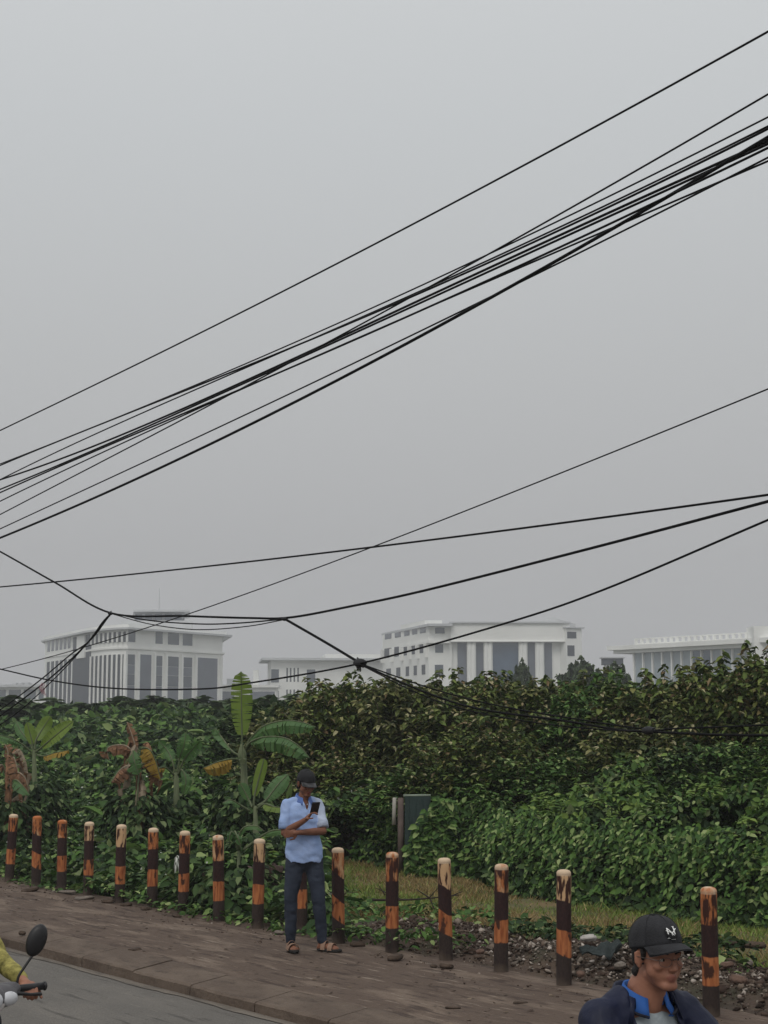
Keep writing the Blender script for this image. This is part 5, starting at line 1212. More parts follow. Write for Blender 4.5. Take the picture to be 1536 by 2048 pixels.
def cap_hat(parent, c, rot, k, mat, visor_mat, visor_len=.072, tilt=0, emblem=False, panels=True):
    rt = rot @ ROT(tilt - 3, 0, 0)
    def tr(p): return Vector(c) + rt @ (Vector(p) * k)
    root_parent = parent
    n_ = 40; rings = []
    for i in range(13):
        e = i / 12 * math.pi / 2; zc = .030 + .098 * math.sin(e) ** .95; rad = math.cos(e) ** .80
        ring = []
        for j in range(n_):
            a = 2 * math.pi * j / n_; bulge = 1 + .012 * math.cos(6 * a) + .035 * noise.noise(Vector((math.cos(a) * 1.6, math.sin(a) * 1.6, e * 2.2 + 4))) * math.sin(min(e * 2, 1.57))
            fr = 1.05 if math.sin(a) < 0 else 1.
            ring.append(tr((.0835 * rad * math.cos(a) * bulge, .012 + .105 * fr ** .5 * rad * math.sin(a) * bulge, zc - .006 * math.sin(a) * (1 - e))))
        rings.append(ring)
    inner = [[tr((.080 * math.cos(2 * math.pi * j / n_), .012 + .1015 * math.sin(2 * math.pi * j / n_), .022)) for j in range(n_)]]
    mb = MB(); mb.loft([inner[0]] + [[tr((.0835 * math.cos(2 * math.pi * j / n_), .012 + .106 * math.sin(2 * math.pi * j / n_), .020)) for j in range(n_)]] + rings)
    crown = mb.build('cap', mat, parent, smooth=True)
    # visor
    nu, nv = 17, 7; T, B = [], []
    for iv in range(nv):
        t = iv / (nv - 1)
        for iu in range(nu):
            a = R(-66 + 132 * iu / (nu - 1)); x0, y0 = .083 * math.sin(a), .012 - .107 * math.cos(a)
            ext = visor_len * (max(math.cos(a * 1.28), 0) ** .55)
            y = y0 - ext * t; x = x0 * (1 - .06 * t); z = .030 - .20 * (x * x) / .083 * (.45 + .9 * t) - .018 * t * t - .002 * t
            T.append(tr((x, y, z))); B.append(tr((x, y + .0005, z - .0045)))
    mb = MB(); q = len(T); fs = [(i * nu + j, i * nu + j + 1, (i + 1) * nu + j + 1, (i + 1) * nu + j) for i in range(nv - 1) for j in range(nu - 1)]
    edge = [j for j in range(nu)] + [i * nu + nu - 1 for i in range(1, nv)] + [(nv - 1) * nu + j for j in range(nu - 2, -1, -1)] + [i * nu for i in range(nv - 2, 0, -1)]
    F = fs + [tuple(q + x for x in reversed(f)) for f in fs] + [(edge[i], edge[(i + 1) % len(edge)], q + edge[(i + 1) % len(edge)], q + edge[i]) for i in range(len(edge))]
    mb.add(T + B, F); vs = mb.build('visor', visor_mat, crown, smooth=True)
    mb = MB(); mb.ell(tr((0, .012, .128)), (.008 * k, .008 * k, .004 * k), rt, 10, 6); mb.build('top_button', mat, crown, smooth=True)
    # seams
    mb = MB()
    for s_ in range(3):
        a = R(30 + 60 * s_); pl = []
        for i in range(-10, 11):
            e = abs(i) / 10; e = math.pi / 2 * (1 - e); aa = a if i >= 0 else a + math.pi; rad = math.cos(e) ** .8
            pl.append(tr((.0850 * rad * math.cos(aa), .012 + .1068 * rad * math.sin(aa), .031 + .0985 * math.sin(e) ** .95)))
        mb.tube(pl, .0012 * k, 5)
    mb.build('seam', mat, crown, smooth=True)
    if emblem:
        # interlocked N and Y strokes laid on the front panel
        def surf(x, z, off=.0055):     # x right of the wearer's left, z up on the front
            e = math.asin(min(.99, max(0, (z - .030) / .098)) ** (1 / .95)); rad = math.cos(e) ** .8; sx = x / (.0835 * rad); ca = math.sqrt(max(0, 1 - sx * sx)); return tr((x, .012 - (.1075 * rad * ca) - off, z))
        def stroke(mb, pts_, r_): 
            L = []
            for i in range(len(pts_) - 1):
                for q in range(4): t = q / 4; L.append(surf(pts_[i][0] * (1 - t) + pts_[i + 1][0] * t + EX, pts_[i][1] * (1 - t) + pts_[i + 1][1] * t + EZ))
            L.append(surf(pts_[-1][0] + EX, pts_[-1][1] + EZ)); mb.tube(L, r_ * k, 6, .6)
        EX, EZ = 0.0, .066; mb = MB(); ml = MB()
        ml.ell(surf(0, EZ, .000), (.025 * k, .0035 * k, .026 * k), rt @ ROT(-32, 0, 0), 20, 8); ml.build('emblem_patch', M('black_felt', (.008, .008, .009), .9), crown, smooth=True)
        m_em = M('white_thread', (.80, .80, .78), .7, .04, 40)
        s = .0200
        stroke(mb, [(-s * .75, -s * .95), (-s * .75, s * .75)], .0022); stroke(mb, [(-s * .75, s * .75), (s * .55, -s * .75)], .0026); stroke(mb, [(s * .55, -s * .75), (s * .55, s * .95)], .0022)
        stroke(mb, [(-s * 1.0, s * .35), (-s * .1, -s * .05), (s * .05, -s * 1.15)], .0020); stroke(mb, [(s * 1.0, s * .60), (s * .1, -s * .05)], .0022)
        stroke(mb, [(-s * .35, -s * 1.15), (s * .45, -s * 1.15)], .0014); stroke(mb, [(-s * 1.0, -s * .95), (-s * .5, -s * .95)], .0014); stroke(mb, [(s * .3, s * .95), (s * .8, s * .95)], .0014)
        mb.build('emblem', m_em, crown, smooth=True)
    return crown
def hair_cap(parent, c, rot, k, low=-.055):
    mb = MB(); tr = lambda p: Vector(c) + rot @ (Vector(p) * k)
    mb.ell(tr((0, .030, .030)), (.079 * k, .093 * k, .078 * k), rot); mb.ell(tr((0, .062, -.010)), (.066 * k, .052 * k, .062 * k), rot); mb.cap(tr((-.05, .06, low)), .022 * k, tr((.05, .06, low)), .022 * k)
    for sx in (-1, 1): mb.cap(tr((sx * .074, -.012, .03)), .011 * k, tr((sx * .075, -.014, -.004)), .007 * k)
    return mb.skin('hair', m_hair, parent, .0045 * k, 3)
def wr(sc, am, o=0, st=(1, 1, 1)):
    return lambda co: am * noise.noise(Vector((co.x * sc * st[0] + o, co.y * sc * st[1], co.z * sc * st[2]))) + am * .5 * noise.noise(Vector((co.x * sc * 2.3, co.y * sc * 2.3 + o, co.z * sc * 2.3)))
def collar_shape(mb, c, side, fw, r0, r1, drop, gap, tip=.035, back=.018, n=30):
    """folded shirt collar round the neck, open at the front by gap degrees each side"""
    prof = []
    for q in range(n + 1):
        a = R(gap + (360 - 2 * gap) * q / n); fr = (1 + math.cos(a)) / 2; fr = fr ** 2      # a = 0 is straight ahead
        d = fw * math.cos(a) + side * math.sin(a); top = back * (1 - fr) - .030 * fr
        prof.append([c + d * r0 + Vector((0, 0, -.03 - .02 * fr)), c + d * (r0 + .002) + Vector((0, 0, top)), c + d * (r0 + .008) + Vector((0, 0, top + .004)), c + d * ((r0 + r1) / 2 + .004) + Vector((0, 0, top - drop * .4)), c + d * (r1 + .012 * fr) + Vector((0, 0, -drop * .65 - tip * fr * 1.4)), c + d * (r1 - .006) + Vector((0, 0, -drop * .65 - tip * fr * 1.4 - .002))])
    mb.loft(prof, cap=False, closed=False)
# ---------------- the man looking at his phone
def px(u, v, y): p = at(u, v, y); return p
def man():
    base = onz(620, 1901); Y = base.y; x0 = at(617, HV, Y).x
    root = empty('person', (x0, Y, 0), 0, 'man in light blue polo and dark jeans standing on the footpath reading a phone', 'person', 'people')
    yw = 24
    RB = ROT(0, 0, yw); side = RB @ Vector((1, 0, 0)); fw = RB @ Vector((0, -1, 0))     # side: his left
    hipc = Vector((-.035, 0, .90)); shc = Vector((-.055, .02, 1.385)); headc = Vector((-.018, -.035, 1.565))
    nck = Vector((-.045, .01, 1.455))
    shR, shL = shc - side * .155 + Vector((0, 0, -.02)), shc + side * .155 + Vector((0, 0, -.02))
    elR = Vector((-.218, -.10, 1.105)); wrR = Vector((-.005, -.285, 1.240)); elL = Vector((.148, -.03, 1.115)); wrL = Vector((-.085, -.235, 1.115))
    hR, hL = hipc - side * .088, hipc + side * .088
    knR, anR = Vector((-.155, -.06, .49)), Vector((-.158, .0, .085)); knL, anL = Vector((.108, -.06, .49)), Vector((.146, -.03, .085))
    hrot = ROT(0, 0, 32) @ ROT(19, 0, 0)
    b = MB(); add_head(b, headc, hrot, .97)
    b.cap(nck - Vector((0, 0, .04)), .058, headc + Vector((0, .022, -.05)), .052)
    torso(b, hipc, (-.045, .0, 1.08), (-.055, .01, 1.25), nck, side, side, cw=.140, ww=.125, cd=.10, grow=-.015)
    for sh, el, wr_ in ((shR, elR, wrR), (shL, elL, wrL)):
        b.cap(shc + (sh - shc) * .4 + Vector((0, 0, -.01)), .046, sh, .046); m1 = sh.lerp(el, .45); b.chain([sh, m1, el], [.050, .043, .034]); m2 = el.lerp(wr_, .35); b.chain([el, m2, wr_], [.036, .037, .023])
    for h_, kn, an in ((hR, knR, anR), (hL, knL, anL)):
        b.chain([h_, h_.lerp(kn, .5), kn, kn.lerp(an, .35), an], [.085, .070, .052, .050, .034])
    # feet
    fR, fL = ROT(0, 0, 18) @ Vector((0, -1, 0)), ROT(0, 0, 62) @ Vector((0, -1, 0))
    for an, f in ((anR, fR), (anL, fL)):
        b.cap(an, .034, an + Vector((0, 0, -.045)) - f * .02, .032); b.chain([Vector((an.x, an.y, .034)) - f * .03, Vector((an.x, an.y, .040)) + f * .07, Vector((an.x, an.y, .028)) + f * .155], [.030, .034, .024])
        sd = f.cross(Vector((0, 0, 1)))
        b.cap(Vector((an.x, an.y, .028)) + f * .14 - sd * .025, .020, Vector((an.x, an.y, .028)) + f * .14 + sd * .022, .022)
    hand(b, wrR, (.55, -.22, .62), (.55, -.1, -.5) , .55, .95, side=-1, thumb=.5)
    hand(b, wrL, (-.75, .02, -.12), (.05, .9, .1), .35, .95, side=1, thumb=.2)
    b.skin('body', [m_skin, m_lip], root, .0052, 3, matfn=head_mat(headc, hrot, .97))
    head_bits(root, headc, hrot, .97); hair_cap(root, headc, hrot, .97)
    cap_hat(root, headc + hrot @ Vector((0, 0, .004)), hrot, 1.0, M('black_twill', (.014, .014, .016), .75, .2, 30, .3, 200), M('black_visor', (.02, .02, .022), .5, .2, 30, spec=.5), .068)
    # polo shirt
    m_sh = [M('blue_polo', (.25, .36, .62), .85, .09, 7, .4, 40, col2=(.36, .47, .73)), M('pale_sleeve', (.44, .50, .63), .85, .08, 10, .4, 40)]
    s_ = MB(); torso(s_, (-.035, 0, .93), (-.045, .0, 1.08), (-.055, .01, 1.27), nck - Vector((0, 0, .035)), side, side, hw=.176, ww=.152, cw=.160, hd=.130, wd=.120, cd=.118, grow=.008, low=.16)
    s_.ell(hipc + Vector((0, 0, -.02)), (.184, .138, .12), RB)
    for sh in (shR, shL): s_.cap(nck + Vector((0, 0, -.045)), .052, sh + Vector((0, 0, .002)), .052)
    for sh, el in ((shR, elR), (shL, elL)):
        s_.cap(shc + (sh - shc) * .35 + Vector((0, 0, .010)), .060, sh + Vector((0, 0, -.004)), .058); s_.chain([sh, sh.lerp(el, .35), sh.lerp(el, .70)], [.060, .062, .063])
    def cutm(c):
        q = c - nck; lx, lf = q.dot(side), q.dot(fw)
        if c.z < .828 + .006 * math.sin(c.x * 40): return True
        if math.hypot(lx, lf) < .060 and q.z > -.05: return True
        return lf > .02 and q.z > -.135 and abs(lx) < .006 + (q.z + .135) * .28
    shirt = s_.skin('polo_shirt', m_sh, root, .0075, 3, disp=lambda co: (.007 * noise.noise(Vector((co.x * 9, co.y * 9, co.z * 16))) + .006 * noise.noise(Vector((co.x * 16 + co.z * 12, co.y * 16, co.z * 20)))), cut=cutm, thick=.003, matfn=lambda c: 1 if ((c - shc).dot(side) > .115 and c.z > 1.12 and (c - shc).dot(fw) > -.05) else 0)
    mb = MB()                                                             # collar
    collar_shape(mb, nck + Vector((0, 0, -.004)), side, fw, .060, .098, .070, 24)
    c_ = mb.build('collar', M('blue_collar', (.10, .17, .42), .85, .1, 10), shirt, smooth=True)
    mb = MB(); 
    for k in range(3): mb.ell(nck + fw * (.105 + .012 * k) + Vector((0, 0, -.085 - .045 * k)), (.006, .006, .006), n=8, m=5)
    mb.build('button', M('button_white', (.5, .5, .5), .4), shirt, smooth=True)
    for el, sh in ((elR, shR), (elL, shL)):
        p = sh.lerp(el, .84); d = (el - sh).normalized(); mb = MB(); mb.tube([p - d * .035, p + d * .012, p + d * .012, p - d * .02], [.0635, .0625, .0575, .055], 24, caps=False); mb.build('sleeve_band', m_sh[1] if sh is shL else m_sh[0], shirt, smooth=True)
    # jeans
    m_j = M('dark_denim', (.010, .014, .026), .85, .35, 5, .4, 60, col2=(.034, .044, .066))
    j = MB(); j.ell(hipc + Vector((0, 0, .0)), (.158, .110, .11), RB); j.ell(hipc + Vector((0, 0, -.06)), (.160, .116, .11), RB)
    for h_, kn, an in ((hR, knR, anR), (hL, knL, anL)):
        end = an + Vector((0, 0, .015)); j.chain([h_, h_.lerp(kn, .5), kn, kn.lerp(end, .4), end], [.092, .084, .066, .060, .050], 18)
    j.skin('jeans', m_j, root, .0085, 3, disp=lambda co: .008 * noise.noise(Vector((co.x * 10, co.y * 10, co.z * 13))) + .004 * noise.noise(Vector((co.x * 20, co.y * 20, co.z * 36))))
    mb = MB(); mb.loft([[hipc + Vector((0, 0, z)) + side * math.cos(a) * .160 - fw * math.sin(a) * .112 for a in [2 * math.pi * k / 30 for k in range(30)]] for z in (-.035, -.005)], cap=False); mb.build('belt', M('black_leather', (.012, .011, .010), .5), root, smooth=True)
    # sandals
    for an, f in ((anR, fR), (anL, fL)):
        sd = f.cross(Vector((0, 0, 1))); o_ = Vector((an.x, an.y, 0)); 
        def outl(z, k): return [o_ + f * (.075 + math.cos(a) * .135 * k) + sd * math.sin(a) * (.050 + .008 * math.cos(a)) * k + Vector((0, 0, z)) for a in [2 * math.pi * q / 26 for q in range(26)]]
        mb = MB(); mb.loft([outl(.003, .96), outl(.008, 1), outl(.022, 1), outl(.028, .95)]); so_ = mb.build('sandal', M('black_sole', (.02, .018, .016), .8), root, smooth=True)
        for q, (fo, hh, wd_) in enumerate(((.105, .064, .055), (.025, .085, .044))):
            mb = MB(); pl = [o_ + f * fo + sd * math.cos(a) * wd_ + Vector((0, 0, .016 + hh * math.sin(a) * .95)) for a in [math.pi * q_ / 10 for q_ in range(11)]]
            mb.loft([[p - f * .024, p + f * .024, p + f * .024 + (p - o_ - f * fo).normalized() * .004, p - f * .024 + (p - o_ - f * fo).normalized() * .004] for p in pl]); mb.build('strap', M('tan_strap', (.26, .16, .11), .75, .1, 20), so_)
    # phone, held
    d = Vector((.55, -.22, .62)).normalized(); pc = wrR + d * .115 + Vector((.012, -.002, .025)); nrm = Vector((-.18, .62, .62)).normalized(); xx = Vector((.80, .22, .0)); xx = (xx - nrm * xx.dot(nrm)).normalized(); yy = nrm.cross(xx)
    rm = Matrix((xx, yy, nrm)).transposed()
    ph = empty('smartphone', root.location + pc, 0, 'black smartphone held up in the standing man right hand', 'phone')
    ph.rotation_euler = rm.to_euler()
    mb = MB(); mb.box((0, 0, 0), (.078, .155, .009)); mb.build('case', M('phone_black', (.010, .010, .012), .35, spec=.5), ph, smooth=False, bevel=.003)
    mb = MB(); mb.box((0, 0, .0052), (.070, .144, .001)); mb.build('screen', M('phone_glass', (.02, .025, .03), .08, spec=.6), ph)
    mb = MB(); mb.box((-.018, .050, -.0052), (.026, .034, .002)); mb.build('camera_bump', M('phone_black', (.01, .01, .012), .35), ph)
    return root
man()

# ---------------- scooter (two of them) and riders
m_gry = M('grey_plastic', (.085, .080, .085), .5, .1, 8, .1, 100, spec=.4); m_blk = M('black_plastic', (.014, .013, .014), .45, .1, 8, spec=.4)
m_wht = M('white_paint', (.62, .58, .57), .25, .05, 5, spec=.5, coat=.6); m_chr = M('dull_chrome', (.45, .45, .45), .25, .1, 8, metal=1.); m_rub = M('tyre_rubber', (.018, .018, .018), .9, .2, 30, .3, 80)
m_lens = M('lamp_lens', (.50, .50, .52), .12, .1, 12, spec=.6, coat=.5); m_blue = M('slate_paint', (.10, .13, .15), .4, .15, 4, spec=.4)
def torus(mb, c, Rr, r_, n1=40, n2=12, ax='x'):
    rings = []
    for i in range(n1 + 1):
        a = 2 * math.pi * i / n1; rings.append([Vector(c) + Vector((math.sin(b_) * r_, math.cos(a) * (Rr + math.cos(b_) * r_), math.sin(a) * (Rr + math.cos(b_) * r_))) for b_ in [2 * math.pi * k / n2 for k in range(n2)]])
    mb.loft(rings, cap=False)
def scooter(name, loc, yaw, body_mat, label):
    r = empty(name, loc, yaw, label, 'motorbike', 'motorbikes on the road')
    fx, rx, rw = -.62, .62, .215
    for y_ in (fx, rx):
        mb = MB(); torus(mb, (0, y_, .27), rw, .045); wl = mb.build('wheel', m_rub, r, smooth=True)
        mb = MB(); torus(mb, (0, y_, .27), rw - .035, .012); mb.cap((-.05, y_, .27), .04, (.05, y_, .27), .04)
        for k in range(6): a = k * math.pi / 3; mb.tube([(0, y_, .27), (0, y_ + math.cos(a) * .18, .27 + math.sin(a) * .18)], [.014, .010], 6)
        mb.build('rim', m_gry, wl, smooth=True)
    mb = MB()
    for sx in (-1, 1): mb.cap((sx * .075, fx, .27), .022, (sx * .075, fx + .13, .62), .022)
    mb.cap((0, fx + .13, .60), .035, (0, fx + .24, .93), .028); mb.build('fork', m_chr, r, smooth=True)
    mb = MB(); rings = []
    for i in range(15):
        a = R(20 + 140 * i / 14); rings.append([Vector((x_, fx - math.cos(a) * (rw + .075 - abs(x_) * .35) * 1, .27 + math.sin(a) * (rw + .075 - abs(x_) * .35) * 1.0 + dz)) for x_, dz in ((-.065, -.0), (-.045, .01), (0, .016), (.045, .01), (.065, 0), (.045, .004), (0, .008), (-.045, .004))])
    mb.loft(rings); mb.build('front_fender', body_mat, r, smooth=True)
    mb = MB(); mb.ell((0, -.34, .66), (.17, .06, .24), ROT(-22)); mb.ell((0, -.43, .74), (.11, .07, .15), ROT(-20)); mb.cap((-.16, -.26, .45), .05, (-.18, -.29, .74), .04); mb.cap((.16, -.26, .45), .05, (.18, -.29, .74), .04); mb.cap((-.12, -.24, .36), .05, (.12, -.24, .36), .05)
    mb.skin('front_shield', m_wht, r, .010, 4)
    mb = MB(); mb.cap((-.15, -.20, .28), .05, (-.13, .22, .28), .05); mb.cap((.15, -.20, .28), .05, (.13, .22, .28), .05); mb.ell((0, .02, .27), (.17, .28, .045)); mb.skin('footboard', m_blk, r, .012, 3)
    mb = MB(); mb.ell((0, .30, .52), (.14, .24, .17)); mb.ell((0, .62, .62), (.12, .32, .12), ROT(8)); mb.cap((0, .85, .72), .07, (0, .55, .62), .11); mb.skin('body_panel', body_mat, r, .012, 4)
    mb = MB(); mb.ell((0, .28, .745), (.145, .26, .055)); mb.ell((0, .60, .79), (.125, .25, .05)); mb.ell((0, .42, .72), (.13, .35, .06)); mb.skin('seat', m_blk, r, .010, 4)
    # handlebar cowl with lamp
    cw = MB(); cw.ell((0, -.40, .97), (.155, .095, .075), ROT(-18)); cw.cap((-.20, -.33, 1.0), .035, (.20, -.33, 1.0), .035); cw.ell((0, -.36, 1.01), (.12, .08, .05)); cw.ell((-.12, -.37, .98), (.09, .06, .055)); cw.ell((.12, -.37, .98), (.09, .06, .055))
    cowl = cw.skin('handlebar_cowl', m_gry, r, .007, 3)
    mb = MB(); mb.ell((0, -.455, .975), (.115, .048, .062), ROT(-18)); mb.skin('headlight', m_lens, cowl, .006, 2)
    mb = MB(); mb.ell((0, -.425, .970), (.138, .06, .080), ROT(-18)); mb.skin('lamp_surround', m_wht, cowl, .006, 2)
    for sx in (-1, 1):
        mb = MB(); mb.ell((sx * .15, -.428, .975), (.050, .026, .032), ROT(-10, 0, sx * 25)); mb.build('indicator', m_lens, cowl, smooth=True)
        mb = MB(); mb.tube([(sx * .20, -.33, 1.0), (sx * .27, -.315, .998), (sx * .36, -.29, .995)], [.017, .0175, .018], 12); mb.ell((sx * .366, -.289, .995), (.012, .022, .022)); mb.build('grip', m_blk, r, smooth=True)
        mb = MB(); mb.chain([(sx * .17, -.37, .99), (sx * .22, -.385, .985), (sx * .27, -.372, .975), (sx * .325, -.35, .97)], [.014, .009, .007, .009], 8); mb.build('brake_lever', m_blk, r, smooth=True)
        mb = MB(); mb.tube(spline([Vector((sx * .215, -.33, 1.0)), Vector((sx * .222, -.335, 1.055)), Vector((sx * .252, -.335, 1.10)), Vector((sx * .285, -.335, 1.145))], 5), .0065, 8); st = mb.build('mirror_stem', m_blk, r, smooth=True)
        rm = ROT(0, 0, sx * -8) @ ROT(0, sx * 20, 0); mb = MB(); cc = Vector((sx * .305, -.335, 1.215)); n_ = 28
        def el(kx, yo): return [cc + rm @ Vector((math.cos(a) * .047 * kx, yo, math.sin(a) * .078 * kx)) for a in [2 * math.pi * k / n_ for k in range(n_)]]
        mb.loft([el(.25, -.024), el(.7, -.020), el(.93, -.010), el(1.0, .004), el(.97, .010), el(.9, .0105)]); mi = mb.build('mirror', m_blk, r, smooth=True)
        mb = MB(); mb.loft([el(.86, .0115), el(.84, .0125)]); mb.build('mirror_glass', m_chr, mi)
    mb = MB(); mb.box((0, .97, .70), (.16, .03, .06)); mb.build('tail_light', M('red_lens', (.30, .02, .02), .2), r, bevel=.008)
    mb = MB(); mb.chain([(.14, .30, .30), (.16, .55, .30), (.165, .95, .38)], [.025, .045, .045]); mb.build('exhaust', m_gry, r, smooth=True)
    mb = MB(); mb.ell((0, .42, .34), (.12, .17, .10)); mb.cap((.10, .42, .30), .06, (.10, .62, .27), .05); mb.skin('engine', m_gry, r, .012, 2)
    return r
def seated(root, P, skin, hairless=False):
    """common limbs for a rider in bike-local coordinates (faces -Y)"""
    pass
def rider(loc, yaw, label, head_yaw, head_pitch, hd_off, cap_mat, jacket_mat, with_open, trouser_mat, skin, lip, lean=.0, glasses=False, capvis=True, grp='people', sho=.163, headdx=0., elb=(.30, -.04, 1.10), wrp=(.285, -.255, 1.02), thin=1.):
    r = empty('person', loc, yaw, label, 'person', grp)
    hip = Vector((0, .30, .86)); shc = Vector((0, .14 + lean, 1.348)); nck = Vector((0, .12 + lean, 1.432)); hc = Vector(hd_off)
    side = Vector((1, 0, 0)); k = .93
    shs = [shc + side * sx * sho + Vector((0, 0, -.01)) for sx in (-1, 1)]
    els = [Vector((sx * elb[0], elb[1], elb[2])) for sx in (-1, 1)]; wrs = [Vector((sx * wrp[0], wrp[1], wrp[2])) for sx in (-1, 1)]
    hps = [hip + side * sx * .09 for sx in (-1, 1)]; kns = [Vector((sx * .15, -.10, .82)) for sx in (-1, 1)]; ans = [Vector((sx * .14, -.06, .40)) for sx in (-1, 1)]
    hrot = ROT(0, 0, head_yaw) @ ROT(head_pitch, 0, 0)
    b = MB(); add_head(b, hc, hrot, k); b.cap(nck - Vector((0, 0, .05)), .060, hc + hrot @ Vector((0, .030, -.06)), .055); b.cap(nck + Vector((0, .01, 0)), .056, hc + hrot @ Vector((0, .01, -.07)), .050)
    torso(b, hip, hip.lerp(shc, .45), hip.lerp(shc, .78), nck, side, side, grow=-.015)
    for i, sx in enumerate((-1, 1)):
        b.cap(shc, .055, shs[i], .048); b.chain([shs[i], els[i], wrs[i]], [.048, .036, .024]); b.chain([hps[i], kns[i], ans[i]], [.085, .055, .036])
        b.chain([ans[i] + Vector((0, 0, -.05)), ans[i] + Vector((0, -.12, -.075))], [.034, .028]); b.cap(ans[i], .034, ans[i] + Vector((0, 0, -.05)), .034)
        hand(b, wrs[i], (sx * .02, -.6, -.12), (0, -.1, -1), 1.05, 1.0, side=sx, thumb=.5)
    b.skin('body', [skin, lip], r, .0052, 3, matfn=head_mat(hc, hrot, k))
    head_bits(r, hc, hrot, k); hair_cap(r, hc, hrot, k, -.06)
    if cap_mat: cap_hat(r, hc + hrot @ Vector((0, .0, .010)), hrot, .985, cap_mat, cap_mat, .078, -7, emblem=True)
    if glasses:
        tr = lambda p: hc + hrot @ Vector(p); mb = MB()
        for sx in (-1, 1):
            ring = [tr((sx * .033 + .023 * math.cos(a), -.0955 + abs(.6 * (.023 * math.cos(a)) * 0) + .25 * max(0, sx * (sx * .033 + .023 * math.cos(a)) - .03), -.004 + .015 * math.sin(a))) for a in [2 * math.pi * q / 20 for q in range(21)]]
            mb.tube(ring, .0010, 5); mb.tube([tr((sx * .056, -.089, .002)), tr((sx * .076, -.05, .004)), tr((sx * .079, .012, .002))], .0014, 5)
        mb.tube([tr((-.010, -.0965, .002)), tr((0, -.099, .005)), tr((.010, -.0965, .002))], .0013, 5); mb.build('spectacles', M('spectacle_wire', (.12, .09, .08), .3, metal=.6), r, smooth=True)
    # jacket or shirt
    fw = Vector((0, -1, 0))
    def upper(grow, sleeves=True, sr=1.0):
        ja = MB()
        torso(ja, hip, hip.lerp(shc, .45), hip.lerp(shc, .78), nck - Vector((0, -.010, .030)), side, side, hw=.165, ww=.16, cw=.170, hd=.13, wd=.125, cd=.122, grow=grow, low=.05)
        for i in range(2):
            ja.cap(shc + (shs[i] - shc) * .2, .050 + grow, shs[i], .050 + grow)
            if sleeves: ja.chain([shs[i], shs[i].lerp(els[i], .5), els[i], wrs[i].lerp(els[i], .18)], [.052 + grow, (.050 + grow * .8) * thin, (.048 + grow * .6) * thin, (.036 + grow * .4) * thin])
            ja.cap(nck + Vector((0, .02, -.03)), .048 + grow, shs[i] + Vector((0, 0, .005)), .038 + grow)
        return ja
    neckhole = lambda c, r_, z_: math.hypot(c.x - nck.x, c.y - nck.y - .008) < r_ and c.z > nck.z - z_
    folds = lambda co: .008 * noise.noise(Vector((co.x * 9, co.y * 9, co.z * 12))) + .007 * noise.noise(Vector((co.x * 20, co.y * 16, co.z * 26)))
    if with_open:
        po = upper(.002, False).skin('polo_shirt', M('grey_polo', (.30, .34, .36), .85, .12, 14, .4, 80), r, .006, 3, disp=lambda co: .003 * noise.noise(Vector((co.x * 20, co.y * 20, co.z * 30))), thick=.003,
            cut=lambda c: neckhole(c, .066, .06) or (c.y < nck.y and c.z > nck.z - .064 and abs(c.x) < .004 + (c.z - nck.z + .064) * .7))
        mb = MB(); collar_shape(mb, nck + Vector((0, .004, -.002)), side, fw, .064, .094, .066, 27, .030); md_ = mb.build('shirt_collar', M('bright_blue', (.025, .10, .34), .8, .08, 12), po, smooth=True)
        m3 = md_.modifiers.new('s', 'SOLIDIFY'); m3.thickness = .003
        mb = MB()
        for sx in (-1, 1):
            pl = [nck + side * sx * math.sin(R(a_)) * rr_ - Vector((0, math.cos(R(a_)) * rr_, 0)) + Vector((0, .004, z_)) for a_, rr_, z_ in ((28, .098, -.080), (45, .103, -.072), (62, .103, -.062), (80, .100, -.052))]
            mb.tube(spline(pl, 4), .0055, 6)
        mb.build('collar_stripe', M('collar_piping', (.010, .010, .018), .8), po, smooth=True)
        mb = MB()
        for k_ in range(2): mb.ell(nck + Vector((0, -.118 - .008 * k_, -.145 - .05 * k_)), (.006, .004, .006), n=10, m=5)
        mb.build('button', M('button_white', (.5, .5, .5), .4), po, smooth=True)
        half = lambda z: .092 + .030 * max(0, min(1, (1.30 - z) / .2)) + .004 * math.sin(z * 60)
        j_ = upper(.026).skin('jacket', [jacket_mat], r, .0075, 3, disp=folds, thick=.006,
            cut=lambda c: neckhole(c, .088, .06) or (c.y < nck.y - .02 and .90 < c.z and abs(c.x) < half(c.z)))
        mb = MB(); collar_shape(mb, nck + Vector((0, .010, -.012)), side, fw, .092, .125, .07, 52, .05, .022); jc = mb.build('jacket_collar', jacket_mat, j_, smooth=True)
        m3 = jc.modifiers.new('s', 'SOLIDIFY'); m3.thickness = .005
    else:
        j_ = upper(.020).skin('shirt', [jacket_mat], r, .0075, 3, disp=folds, cut=lambda c: neckhole(c, .068, .06), thick=.004)
        mb = MB(); collar_shape(mb, nck + Vector((0, .004, -.002)), side, fw, .066, .098, .075, 26, .045); mb.build('shirt_collar', jacket_mat, j_, smooth=True)
    tb = MB(); tb.ell(hip + Vector((0, .0, -.02)), (.17, .14, .10))
    for i in range(2): tb.chain([hps[i], hps[i].lerp(kns[i], .5), kns[i], ans[i]], [.10, .090, .072, .052])
    tb.skin('trousers', trouser_mat, r, .010, 3, disp=wr(12, .006))
    for i in range(2):
        mb = MB(); mb.chain([ans[i] + Vector((0, .03, -.075)), ans[i] + Vector((0, -.06, -.07)), ans[i] + Vector((0, -.15, -.085))], [.042, .044, .036]); mb.skin('shoe', m_blk, r, .008, 2)
    return r
m_trs = M('dark_trousers', (.03, .03, .035), .85, .2, 8, .3, 50)
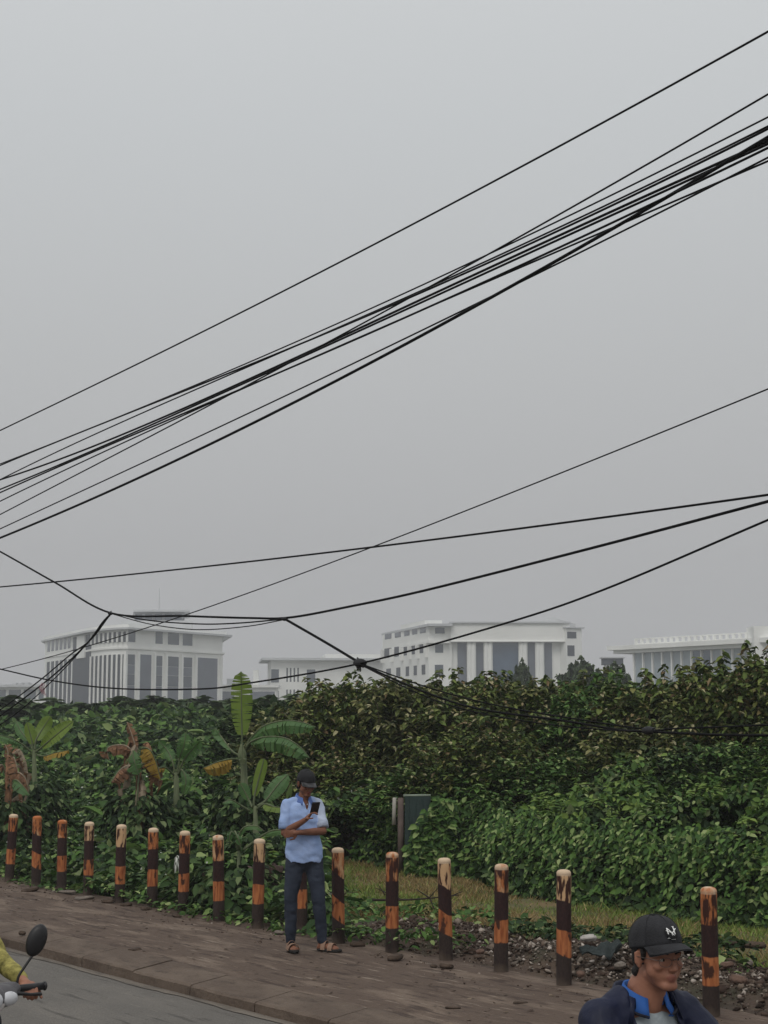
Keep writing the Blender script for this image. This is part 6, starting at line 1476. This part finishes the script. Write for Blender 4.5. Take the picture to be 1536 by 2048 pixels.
# rider in the black cap: place the head where the photo has it
hp = at(1316, 1912, 5.55)
RY = R(27)
def from_local(hp, yaw, hc): c, s = math.cos(yaw), math.sin(yaw); x, y = hc[0], hc[1]; return Vector((hp.x - (x * c - y * s), hp.y - (x * s + y * c), hp.z - hc[2]))
hc1 = (0.012, .060, 1.545)
L1 = from_local(hp, RY, hc1)
rider(L1, RY, 'motorbike rider in dark baseball cap, navy jacket and blue-collared polo', -2, 2, hc1, M('black_cotton', (.024, .024, .027), .85, .2, 25, .4, 160), M('navy_nylon', (.006, .009, .030), .6, .25, 8, .3, 60), True, m_trs, m_skin2, m_lip2, glasses=True)
scooter('motorbike', L1, RY, M('red_paint', (.22, .02, .02), .3, spec=.5), 'motorbike under the rider in the dark cap, below the picture edge')
# motorbike entering at the left
gp = at(74, 1976, 7.8); g_loc = (.325, -.30, .99); RY2 = RY + R(4)
L2 = from_local(gp, RY2, g_loc)
scooter('motorbike', L2, RY2, m_blue, 'white and grey motorbike entering at the left edge with an oval dark mirror')
m_yel = M('yellow_print_fold_shade', (.09, .08, .018), .8, .3, 26, .6, 50, col2=(.42, .37, .11))  # dark blotches paint fold shade into the colour along with the print
rider(L2, RY2, 'rider in yellow-green shirt with one hand on the left-edge motorbike', 0, 0, (0, .105, 1.545), None, m_yel, False, m_trs, m_skin2, m_lip2, lean=.06, elb=(.23, .03, 1.10), wrp=(.285, -.235, 1.01), thin=.86)

# ------------------------------------------------------------------ haze
hz = MB(); hz.box((0, 245, 20), (1410, 800, 43.2)); ho = hz.build('haze', None)
hm = bpy.data.materials.new('haze_air'); hm.use_nodes = True; n = hm.node_tree; n.nodes.clear()
vo = n.nodes.new('ShaderNodeVolumePrincipled'); out = n.nodes.new('ShaderNodeOutputMaterial'); n.links.new(vo.outputs[0], out.inputs['Volume'])
vo.inputs['Color'].default_value = (.90, .91, .94, 1); vo.inputs['Density'].default_value = .00085; vo.inputs['Anisotropy'].default_value = .2
ho.data.materials.clear(); ho.data.materials.append(hm); tag(ho, kind='stuff')
for o in bpy.data.objects:
    if o.type == 'MESH' and o.parent is None and o.get('kind') is None and not o.get('category'): print('UNTAGGED', o.name)
